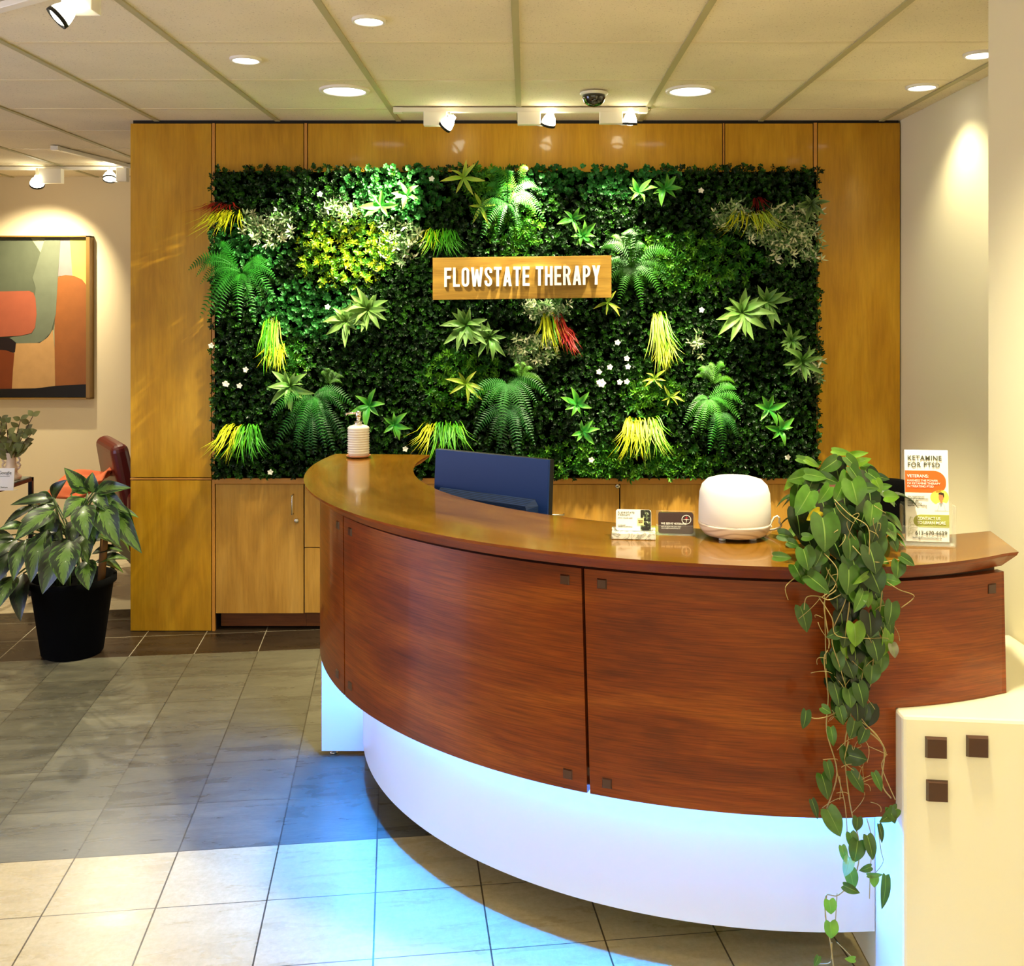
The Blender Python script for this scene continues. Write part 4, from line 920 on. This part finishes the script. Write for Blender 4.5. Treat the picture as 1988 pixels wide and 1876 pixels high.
    low = [(1520, 1082, 34, 88, .5, GB), (1565, 1088, 40, 10, .9, GA), (1576, 1105, 48, 15, .75, GA), (1552, 1117, 40, 25, .7, GA), (1590, 1085, 36, -30, .8, GA), (1590, 1136, 52, 50, .6, GA), (1660, 1105, 46, 10, 1.0, GC), (1647, 1130, 50, -8, .85, GA),
           (1672, 1125, 40, -60, .3, GD), (1710, 1086, 36, 60, .5, GB), (1763, 1090, 30, 55, .6, GA), (1743, 1108, 32, -10, .85, GA), (1735, 1128, 28, 80, .75, GB), (1700, 1130, 48, 20, .9, GC), (1662, 1158, 38, 5, .8, GB), (1668, 1170, 46, -30, .45, GB), (1685, 1165, 30, 0, .6, GD),
           (1561, 1204, 48, 12, .62, GA), (1706, 1192, 46, 5, .6, GB), (1728, 1194, 44, -15, .7, GA), (1727, 1210, 44, 5, .45, GA), (1660, 1235, 42, 0, .85, GD), (1692, 1240, 52, 18, .6, GB), (1678, 1252, 40, 30, .7, GC), (1720, 1250, 48, -15, .5, GD), (1617, 1232, 28, -70, .8, GC),
           (1645, 1265, 28, 0, .95, GD), (1735, 1265, 26, 10, .7, lin((140, 140, 110))), (1628, 1288, 34, 5, .7, GA), (1710, 1290, 38, -10, .7, GB), (1675, 1300, 46, -25, .8, GA), (1692, 1312, 34, -10, .9, GA), (1650, 1300, 40, 20, .8, GC), (1625, 1352, 44, 10, .7, GC), (1650, 1358, 34, 5, .75, GB),
           (1672, 1352, 44, 10, .65, GC), (1605, 1380, 20, 60, .8, GA), (1562, 1399, 34, -15, .6, GC), (1634, 1392, 32, 10, .6, GA), (1655, 1418, 34, -20, .9, GA), (1616, 1432, 34, 5, .5, GA), (1674, 1432, 30, -30, .7, GC), (1642, 1470, 34, -5, .8, GA), (1667, 1472, 34, 80, .9, GC),
           (1602, 1530, 46, 12, .6, GA), (1610, 1500, 36, 10, .5, GA), (1665, 1520, 44, 30, .5, GA), (1705, 1520, 36, 20, .45, GA), (1582, 1573, 36, 15, .4, GC), (1620, 1600, 52, 25, .65, GB), (1725, 1585, 44, -60, .5, GA), (1732, 1585, 30, 20, .6, GA), (1664, 1602, 24, -10, .8, GA),
           (1710, 1620, 34, 5, .35, GC), (1655, 1635, 30, 10, .7, GB), (1662, 1656, 38, -15, .8, GA), (1638, 1660, 30, 10, .5, GB), (1690, 1648, 44, 10, .5, GA), (1645, 1685, 36, -20, .6, lin((120, 170, 120))), (1654, 1710, 36, 10, .7, GB), (1654, 1728, 32, 70, .5, GA), (1680, 1688, 26, -80, .5, GA),
           (1697, 1712, 22, 0, .8, GD), (1717, 1735, 60, -12, .3, GA), (1700, 1700, 30, 100, .3, GB), (1612, 1763, 24, 5, .95, GD), (1613, 1808, 28, 0, .95, GD), (1585, 1868, 20, -30, .6, GA), (1650, 1863, 22, -100, .5, GD),
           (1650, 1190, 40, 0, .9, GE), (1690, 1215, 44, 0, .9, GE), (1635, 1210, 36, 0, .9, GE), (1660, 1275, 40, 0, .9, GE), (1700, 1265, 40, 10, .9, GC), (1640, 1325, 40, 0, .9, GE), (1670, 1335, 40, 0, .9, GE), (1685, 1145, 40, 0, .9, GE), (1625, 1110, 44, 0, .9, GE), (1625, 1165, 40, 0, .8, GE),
           (1695, 1090, 50, 10, .9, GC), (1610, 1120, 44, -10, .9, GC), (1640, 1375, 36, 20, .8, GC), (1665, 1385, 34, 0, .8, GE), (1720, 1230, 38, 5, .8, GC), (1650, 1150, 44, 12, .9, GC), (1640, 1240, 38, -12, .9, GC)]
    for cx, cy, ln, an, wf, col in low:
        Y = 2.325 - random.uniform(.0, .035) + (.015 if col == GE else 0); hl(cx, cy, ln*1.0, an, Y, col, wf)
    for k in range(26):
        y = random.uniform(1100, 1400); wd_ = 62 if y < 1250 else 42; hl(1662-(y-1100)*.05+random.uniform(-wd_, wd_), y, random.uniform(28, 46), random.uniform(-35, 35), 2.335, random.choice([GC, GA, GE]), random.uniform(.6, .95))
    lm.build('foliage', m, t)
    # vines
    vines = [[(1640, 1000, 2.45), (1650, 1070, 2.33), (1650, 1160, 2.32), (1640, 1260, 2.32), (1655, 1360, 2.33), (1640, 1450, 2.33), (1650, 1560, 2.34), (1668, 1640, 2.34), (1660, 1700, 2.34), (1628, 1738, 2.34), (1603, 1740, 2.34), (1604, 1790, 2.34), (1612, 1830, 2.34), (1618, 1876, 2.34)],
             [(1690, 1000, 2.42), (1700, 1080, 2.33), (1712, 1150, 2.32), (1700, 1230, 2.32), (1690, 1330, 2.32), (1670, 1400, 2.32), (1715, 1450, 2.33), (1712, 1520, 2.33), (1730, 1550, 2.33)],
             [(1610, 1000, 2.42), (1600, 1090, 2.33), (1625, 1140, 2.32), (1600, 1170, 2.32), (1610, 1250, 2.32), (1600, 1280, 2.32), (1608, 1350, 2.33), (1605, 1420, 2.33), (1625, 1500, 2.33), (1605, 1570, 2.34)],
             [(1660, 1100, 2.32), (1640, 1170, 2.31), (1615, 1235, 2.31), (1632, 1300, 2.31), (1660, 1390, 2.32), (1680, 1430, 2.32)],
             [(1561, 1184, 2.31), (1566, 1160, 2.3), (1590, 1158, 2.3), (1610, 1165, 2.3), (1640, 1150, 2.31)], [(1590, 1160, 2.3), (1615, 1200, 2.3), (1625, 1235, 2.3), (1690, 1240, 2.3)],
             [(1620, 970, 2.33), (1650, 1000, 2.31), (1684, 1022, 2.30), (1688, 1060, 2.30), (1686, 1088, 2.3)], [(1600, 1075, 2.31), (1625, 1105, 2.3), (1620, 1140, 2.3), (1595, 1160, 2.3)],
             [(1655, 1060, 2.31), (1680, 1085, 2.3), (1708, 1092, 2.3), (1735, 1088, 2.32), (1752, 1086, 2.32)], [(1670, 1400, 2.32), (1700, 1425, 2.31), (1720, 1462, 2.31), (1712, 1490, 2.32), (1738, 1553, 2.32)],
             [(1562, 1385, 2.32), (1580, 1395, 2.31), (1605, 1392, 2.31), (1630, 1380, 2.32)], [(1683, 1590, 2.33), (1695, 1640, 2.33), (1690, 1680, 2.33), (1688, 1745, 2.33)], [(1625, 1500, 2.32), (1640, 1560, 2.33), (1645, 1620, 2.34)],
             [(1750, 1180, 2.32), (1775, 1158, 2.31), (1745, 1145, 2.31), (1722, 1130, 2.32)], [(1546, 1120, 2.33), (1525, 1140, 2.32), (1530, 1165, 2.33)], [(1704, 1600, 2.33), (1710, 1650, 2.33), (1714, 1675, 2.33), (1695, 1700, 2.33)],
             [(1605, 1740, 2.34), (1602, 1780, 2.34), (1612, 1795, 2.34)], [(1625, 1735, 2.34), (1622, 1790, 2.34)], [(1625, 1830, 2.34), (1660, 1865, 2.34)], [(1615, 1830, 2.34), (1612, 1868, 2.34), (1590, 1872, 2.34)],
             [(1600, 1090, 2.33), (1601, 1170, 2.32), (1603, 1260, 2.33), (1606, 1340, 2.33)], [(1665, 1500, 2.32), (1640, 1480, 2.32), (1648, 1440, 2.32)]]
    for k, vn in enumerate(vines):
        pts = []; n = len(vn)
        q = [P(*a) for a in vn]
        for i in range(n-1):
            p0, p1, p2, p3 = q[max(i-1, 0)], q[i], q[i+1], q[min(i+2, n-1)]
            for j in range(5):
                u = j/5; pts.append(.5*((2*p1)+(p2-p0)*u+(2*p0-5*p1+4*p2-p3)*u*u+(3*p1-p0-3*p2+p3)*u**3))
        pts.append(q[-1])
        b_ = MB(); st.tube(pts, .0011 if k > 2 else .0015, 6)
    for k in range(60):                    # fine curly side stems
        y = random.uniform(960, 1560); x = 1655+random.uniform(-70, 60)*(1 if y < 1300 else .6); a = P(x, y, 2.315); e = Vector((random.uniform(-.05, .05), random.uniform(-.01, .01), random.uniform(-.06, .02)))
        mm = a+e*.5+Vector((random.uniform(-.02, .02), -.005, random.uniform(-.0, .02))); pts = [a*(1-u)**2+mm*2*u*(1-u)+(a+e)*u*u for u in [i/6 for i in range(7)]]
        st.tube(pts, .0007, 5)
    st.build('vines', mat('pale_stem', (168, 150, 92), .5), t, smooth=True)
philodendron()

# ------------------------------------------------------------------ variegated floor plant
def floor_plant():
    X, Y = -2.19, 4.97
    t = thing('variegated_plant', (X, Y, 0), 'large variegated leafy plant in a black floor pot beside the maple wall', 'potted plant')
    b = MB(); b.lathe([(.13, 0), (.14, .01), (.185, .33), (.20, .34), (.20, .37), (.185, .37), (.18, .33), (.001, .32)], 40, (X, Y, .001)); b.build('pot', mat('shaded_black_pot', (2, 2, 2), .9, spec=.1), t, smooth=True)  # black pot, its colour darkened further to include the shadow it stands in
    m = mat('variegated_leaf', (60, 100, 40), .38, coat=.1)
    tc = N(m, 'ShaderNodeTexCoord'); sp_ = N(m, 'ShaderNodeSeparateXYZ'); L(m, tc.outputs['UV'], sp_.inputs[0])
    def mt(op, a, b_=0):
        n = N(m, 'ShaderNodeMath', operation=op)
        for i, v in enumerate((a, b_)):
            if isinstance(v, (int, float)): n.inputs[i].default_value = v
            else: L(m, v, n.inputs[i])
        return n.outputs[0]
    d = mt('ABSOLUTE', mt('SUBTRACT', sp_.outputs[0], .5))
    # herringbone feathering that follows the veins
    vv = N(m, 'ShaderNodeCombineXYZ'); L(m, mt('ADD', mt('MULTIPLY', sp_.outputs[1], 16), mt('MULTIPLY', d, -14)), vv.inputs[0]); L(m, mt('MULTIPLY', d, 3), vv.inputs[1])
    at = N(m, 'ShaderNodeAttribute', attribute_name='Col'); L(m, at.outputs['Fac'], vv.inputs[2])
    nz = noise(m, vv.outputs[0], 1.2, 4, .6)
    e = mt('ADD', mt('MULTIPLY', mt('SUBTRACT', nz.outputs[0], .5), .75), d)
    c = ramp(m, e, [(.0, (92, 128, 56)), (.17, (104, 138, 66)), (.21, (20, 46, 14)), (.44, (16, 42, 10)), (.47, (70, 108, 40))])
    c2 = mix(m, c, at.outputs['Color'], 1.0, 'MULTIPLY'); base(m, c2)
    lm = LM(); hub = Vector((X-.0, Y-.02, .62))
    # (base x, y, tip x, y, width px, depth base, depth tip, tone)
    lv = [(168, 955, 128, 912, 26, 4.95, 4.9, 1.2), (180, 955, 180, 920, 24, 4.8, 4.78, 1.5), (190, 955, 250, 948, 24, 4.9, 4.8, 1.2), (190, 958, 246, 994, 28, 4.9, 4.78, 1.1), (104, 965, 128, 934, 22, 5.0, 4.95, .7), (140, 958, 164, 950, 18, 5.0, 4.9, .9),
          (190, 962, 210, 992, 22, 4.85, 4.78, 1), (163, 970, 126, 1005, 32, 4.9, 4.78, 1), (196, 975, 229, 1054, 44, 4.85, 4.7, 1), (165, 985, 170, 1044, 38, 4.82, 4.7, 1.1), (220, 990, 271, 1068, 32, 4.85, 4.72, 1.1), (228, 985, 262, 1040, 26, 4.9, 4.8, .8),
          (150, 1010, 142, 1060, 26, 4.9, 4.8, .6), (190, 1000, 182, 1056, 26, 4.85, 4.75, 1), (100, 968, 26, 980, 18, 4.9, 4.8, .5), (100, 970, 60, 970, 22, 4.95, 4.85, .6), (62, 985, 10, 1020, 14, 4.9, 4.8, .5), (100, 995, 34, 1046, 34, 4.85, 4.7, 1),
          (105, 985, 45, 1010, 18, 4.9, 4.8, .8), (45, 1022, 0, 1028, 16, 4.85, 4.75, 1.1), (90, 1035, 62, 1124, 36, 4.82, 4.7, .8), (50, 1052, 28, 1122, 30, 4.8, 4.68, .9), (30, 1050, -22, 1090, 26, 4.82, 4.7, .9), (20, 1040, -20, 1060, 30, 4.85, 4.75, .6),
          (130, 1052, 86, 1146, 44, 4.80, 4.68, .75), (136, 1055, 124, 1130, 46, 4.74, 4.62, 1.15), (165, 1040, 170, 1090, 32, 4.8, 4.7, 1), (170, 1090, 172, 1142, 32, 4.75, 4.66, 1), (28, 1122, 0, 1176, 30, 4.78, 4.66, 1), (45, 1118, 40, 1200, 30, 4.85, 4.72, .25),
          (20, 1075, -10, 1135, 34, 4.82, 4.72, .5), (110, 1020, 120, 1050, 20, 4.9, 4.8, .5), (104, 1000, 94, 1060, 30, 4.9, 4.82, .5), (150, 1040, 160, 1080, 30, 4.9, 4.85, .4), (75, 1050, 70, 1100, 30, 4.9, 4.85, .4), (5, 1110, -25, 1160, 30, 4.85, 4.75, .5)]
    st = MB(); M_p = mat('green_stem', (70, 88, 40), .5)
    for x0, y0, x1, y1, wd, ya, yb, tone in lv:
        A, B = P(x0, y0, ya), P(x1, y1, yb); A, B = A-(B-A)*.06, B+(B-A)*.08; lm.leaf(A, B, wd*4.8/F*1.25, Vector((.1, -1, .5)), lambda q: max(.02, math.sin(PI*q**.75)**.85), .13, .25, (min(1, tone*.62+random.uniform(-.06, .06)),)*2+(min(1, tone*.5),), 12)
        h = hub+Vector((random.uniform(-.05, .05), random.uniform(-.04, .06), random.uniform(-.2, -.05))); mid = (A+h)/2+Vector((0, 0, .04)); st.tube([h*(1-u)**2+mid*2*u*(1-u)+A*u*u for u in [i/6 for i in range(7)]], .004, 6)
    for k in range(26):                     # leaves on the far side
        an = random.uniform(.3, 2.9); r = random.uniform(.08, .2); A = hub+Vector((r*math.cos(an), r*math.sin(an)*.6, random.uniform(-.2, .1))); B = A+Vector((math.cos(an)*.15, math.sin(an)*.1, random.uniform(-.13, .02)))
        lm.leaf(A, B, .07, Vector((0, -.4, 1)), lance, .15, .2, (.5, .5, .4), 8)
    for k in range(9):
        a = 2*PI*k/9; c0 = Vector((X+.07*math.cos(a), Y+.07*math.sin(a), .31)); st.tube([c0, c0*.5+hub*.5+Vector((.02*math.cos(a), 0, 0)), hub+Vector((.07*math.cos(a), .05*math.sin(a), -.02))], .008, 8, taper=.006)
    lm.build('foliage', m, t); st.build('stems', M_p, t, smooth=True)
    b = MB(); b.tube([(X+.13, Y+.02, .33), (X+.15, Y+.02, .62)], .018, 10); tag(b.build('support_cane', mat('tan_cane', (150, 104, 56), .6), t, smooth=True), 'short tan cane')
floor_plant()
# ------------------------------------------------------------------ left seating corner
def painting():
    Y = 7.535; s = Y/F; X = lambda x: (x-VX)*s; Z = lambda y: EYE-(y-VY)*s
    t = thing('painting', (X(20), Y, Z(616)), 'abstract painting of rounded brown, orange and green shapes on the far left wall', 'painting')
    def sh(poly, col, nm, k, rough=.5, mott=.12):
        col = tuple(int(v*.84) for v in col); m = mat(nm, col, rough, spec=.3); nz = noise(m, coords(m, 'Object'), 9, 4, .6); base(m, mix(m, col, ramp(m, nz.outputs[0], [(.3, (170, 170, 170)), (.7, (255, 255, 255))]), mott*2, 'MULTIPLY') )
        b = MB(); b.prism_xz([(X(x), Z(y)) for x, y in poly], Y-.0012*k, Y-.0012*(k-1)); b.build('painted_shape', m, t)
    b = MB(); b.box(X(-120), X(171), Y, 7.568, Z(771), Z(462)); b.build('canvas', mat('canvas_edge', (210, 200, 170), .7), t)
    sh([(-120, 462), (171, 462), (171, 771), (-120, 771)], (176, 178, 140), 'pale_ground', 1)
    sh([(-120, 462), (60, 462), (112, 540), (112, 600), (104, 640), (80, 666), (-120, 666)], (92, 98, 78), 'sage_green', 2)
    sh([(118, 463), (136, 463), (141, 536), (113, 536)], (150, 140, 138), 'grey_lilac', 3)
    sh([(136, 463), (171, 463), (171, 560), (141, 536)], (196, 184, 92), 'olive_yellow', 3)
    sh([(112, 538), (128, 534), (145, 536), (160, 543), (169, 555), (171, 560), (171, 750), (108, 752), (106, 640)], (158, 92, 42), 'ochre_brown', 4)
    sh([(88, 463), (118, 463), (113, 540), (109, 610), (100, 645), (84, 662), (66, 668), (34, 667), (20, 656), (60, 640), (70, 560), (64, 540)], (114, 120, 98), 'green_band', 5)
    sh([(30, 667), (78, 666), (94, 655), (103, 640), (107, 680), (108, 752), (24, 756), (27, 700)], (206, 158, 100), 'sand_block', 6)
    sh([(-60, 567), (58, 565), (66, 569), (70, 580), (72, 610), (69, 636), (62, 647), (40, 652), (-60, 657)], (176, 92, 64), 'coral_block', 7)
    sh([(-60, 657), (18, 656), (32, 667), (30, 684), (-60, 680)], (30, 14, 12), 'black_wedge', 6.5)
    sh([(-60, 676), (12, 680), (29, 686), (26, 720), (24, 758), (-60, 760)], (128, 56, 14), 'rust_block', 7)
    sh([(-120, 757), (70, 754), (110, 749), (171, 746), (171, 771), (-120, 771)], (14, 8, 8), 'black_band', 8)
    b = MB(); b.box(X(172), X(179), 7.49, 7.568, Z(773), Z(459)); b.box(X(-127), X(-120.5), 7.49, 7.568, Z(773), Z(459)); b.box(X(-127), X(179), 7.49, 7.568, Z(775), Z(772)); b.box(X(-127), X(179), 7.49, 7.568, Z(461), Z(458.5))
    b.build('frame', mat('gold_frame', (130, 96, 40), .4, .3), t)
painting()

TZ = .69
def table():
    # glass top on thin black legs
    x1 = -2.86; y0, y1 = 5.35, 5.98; x0 = -3.75
    t = thing('glass_side_table', ((x0+x1)/2, (y0+y1)/2, 0), 'black framed glass top side table at the left edge', 'side table')
    b = MB(); w_ = .011
    for (a, c, d, e) in ((x0, x1, y0, y0+2*w_), (x0, x1, y1-2*w_, y1), (x0, x0+2*w_, y0, y1), (x1-2*w_, x1, y0, y1)): b.box(a, c, d, e, TZ-.025, TZ-.005)
    b.build('frame', M_blackm, t)
    b = MB(); b.box(x0+.01, x1-.01, y0+.01, y1-.01, TZ-.0045, TZ); b.build('glass_top', mat('table_glass', (220, 236, 228), .02, trans=.7), t)
    for x in (x0+w_, x1-w_):
        for y in (y0+w_, y1-w_): b = MB(); b.box(x-w_, x+w_, y-w_, y+w_, 0, TZ-.025); b.build('leg', M_blackm, t)
table()
def vase():
    Y = 5.85; p = P(22, 925, Y); X = p.x; z0 = TZ+.001
    t = thing('vase', (X, Y, z0), 'pale wavy two handled vase on the glass side table', 'vase')
    b = MB(); b.lathe([(.040, 0), (.052, .008), (.055, .02), (.036, .036), (.030, .05), (.038, .062), (.038, .07), (.028, .085), (.026, .12), (.030, .15), (.030, .155), (.024, .153), (.022, .12)], 32, (X, Y, z0), cap=False); b.build('body', mat('blush_ceramic', (214, 190, 168), .5), t, smooth=True)
    for s in (-1, 1):
        b = MB(); b.tube([(X+s*(.027+.030*math.sin(PI*u)*(1 if u < .55 else .9)*abs(math.sin(2*PI*u))**.5), Y, z0+.05+.095*u) for u in [i/16 for i in range(17)]], .006, 8); b.build('handle', mat('blush_ceramic_handle', (214, 190, 168), .5), t, smooth=True)
    br = thing('leaf_branch', (X, Y, z0+.14), 'olive green eucalyptus branches standing in the vase', 'branches')
    lm = LM(); st = MB(); col = lin((104, 104, 54))
    for a in ((-8, 870, 4, 815), (22, 878, 40, 815), (30, 870, 64, 808), (24, 880, 62, 842), (20, 880, -5, 850), (18, 880, 12, 820), (22, 876, -25, 830)):
        A, B = P(24, 905, Y), P(a[2], a[3], Y-.04); mid = P(a[0], a[1], Y-.02); pts = [A*(1-u)**2+mid*2*u*(1-u)+B*u*u for u in [i/9 for i in range(10)]]
        st.tube(pts, .0022, 6)
        for k in range(3, 10):
            for s in (-1, 1):
                q = pts[k]; d = Vector((s*random.uniform(.5, 1)+.3*(B-A).normalized().x, random.uniform(-.5, .5), random.uniform(.2, .9))).normalized(); ln = random.uniform(.06, .085)*(1.2-.06*k)
                if (k+s) % 3 == 0: continue
                lm.leaf(q, q+d*ln, ln*.66, Vector((random.uniform(-.5, .5), -1, .3)), lance, .05, .1, J(col, .25), 6)
    lm.build('leaves', leafmat('eucalyptus_leaf', .6, transl=.1), br); st.build('stems', mat('brown_stem', (80, 50, 30), .6), br, smooth=True)
vase()
def small_sign():
    Y = 5.5; p = P(8, 932, Y); z0 = TZ+.001; X = p.x
    t = thing('tabletop_card', (X, Y, z0), 'white tabletop card with small print beside the vase', 'sign')
    mt = Matrix.Translation((X, Y, z0)) @ Matrix.Rotation(R_(-7), 4, 'X')
    b = MB(); b.box(-.05, .05, -.002, .002, 0, .118); b.box(-.05, .05, .0, .05, 0, .003); b.xf(mt); b.build('card', M_paper, t)
    text('Google', .024, M_ink, t, mt @ Matrix.Translation((.0, -.003, .086)), align='CENTER'); text('Leave us a review', .0075, M_ink, t, mt @ Matrix.Translation((.0, -.003, .074)), align='CENTER')
    text('Thank you', .009, M_ink, t, mt @ Matrix.Translation((.0, -.003, .014)), align='CENTER')
small_sign()
def armchair(X, Y, yaw, lab, nm='armchair'):
    M_l = bpy.data.materials.get('maroon_leather') or mat('maroon_leather', (92, 12, 10), .4, coat=.15)
    t = thing(nm, (X, Y, 0), lab, 'armchair'); mt = Matrix.Translation((X, Y, 0)) @ Matrix.Rotation(yaw, 4, 'Z')
    b = MB(); b.box(-.34, .34, -.34, .28, .27, .46); b.xf(mt); b.build('seat', M_l, t, bevel=.045, seg=4, )
    b = MB(); b.add([(-.33, .2, .30), (.33, .2, .30), (.33, .32, .30), (-.33, .32, .30), (-.27, .32, .88), (.27, .32, .88), (.27, .42, .86), (-.27, .42, .86)], [(3, 2, 1, 0), (4, 5, 6, 7), (0, 1, 5, 4), (1, 2, 6, 5), (2, 3, 7, 6), (3, 0, 4, 7)])
    b.xf(mt); b.build('backrest', M_l, t, bevel=.045, seg=4)
    for s in (-1, 1):
        b = MB(); b.box(s*.36-.05, s*.36+.05, -.34, .34, .25, .60); b.xf(mt); b.build('armrest', M_l, t, bevel=.035, seg=4)
    b = MB(); b.box(-.36, .36, -.32, .30, .16, .26); b.xf(mt); b.build('underframe', M_black, t)
    for x in (-.31, .31):
        for y in (-.29, .29): b = MB(); b.tube([mt @ Vector((x, y, .2)), mt @ Vector((x*1.04, y*1.04, 0))], .014, 10); b.build('leg', M_blackm, t)
    return t
armchair(-2.20, 6.42, R_(122), 'dark red leather armchair half hidden by the maple wall')
armchair(-3.08, 4.78, R_(-60), 'red leather armchair cut off by the left edge below the glass table')
def throw():
    # folded blanket draped over the far armchair arm
    Y0 = 6.0; t = MB(); nx, ny = 16, 14
    for j in range(ny+1):
        for i in range(nx+1):
            u, v = i/nx, j/ny; x = -2.80+.36*u; z = .58+.16*u+.05*math.sin(u*6)+.015*math.sin(v*20+u*9)-.12*max(0, v-.35); y = 6.25-.42*v+.02*math.sin(u*13)
            t.v.append((x, y, z)); t.col.append((1, 1, 1))
    for j in range(ny):
        for i in range(nx): a = j*(nx+1)+i; t.f.append((a, a+1, a+nx+2, a+nx+1)); t.mi.append(0)
    o = t.build('throw_blanket', mat('orange_wool', (226, 116, 72), .9), smooth=True, loc=(-2.62, 6.0, .5)); s = o.modifiers.new('s', 'SOLIDIFY'); s.thickness = .018; o.modifiers.new('b', 'SUBSURF').render_levels = 1
    tag(o, 'crumpled orange throw blanket draped over the dark red armchair', 'blanket')
throw()
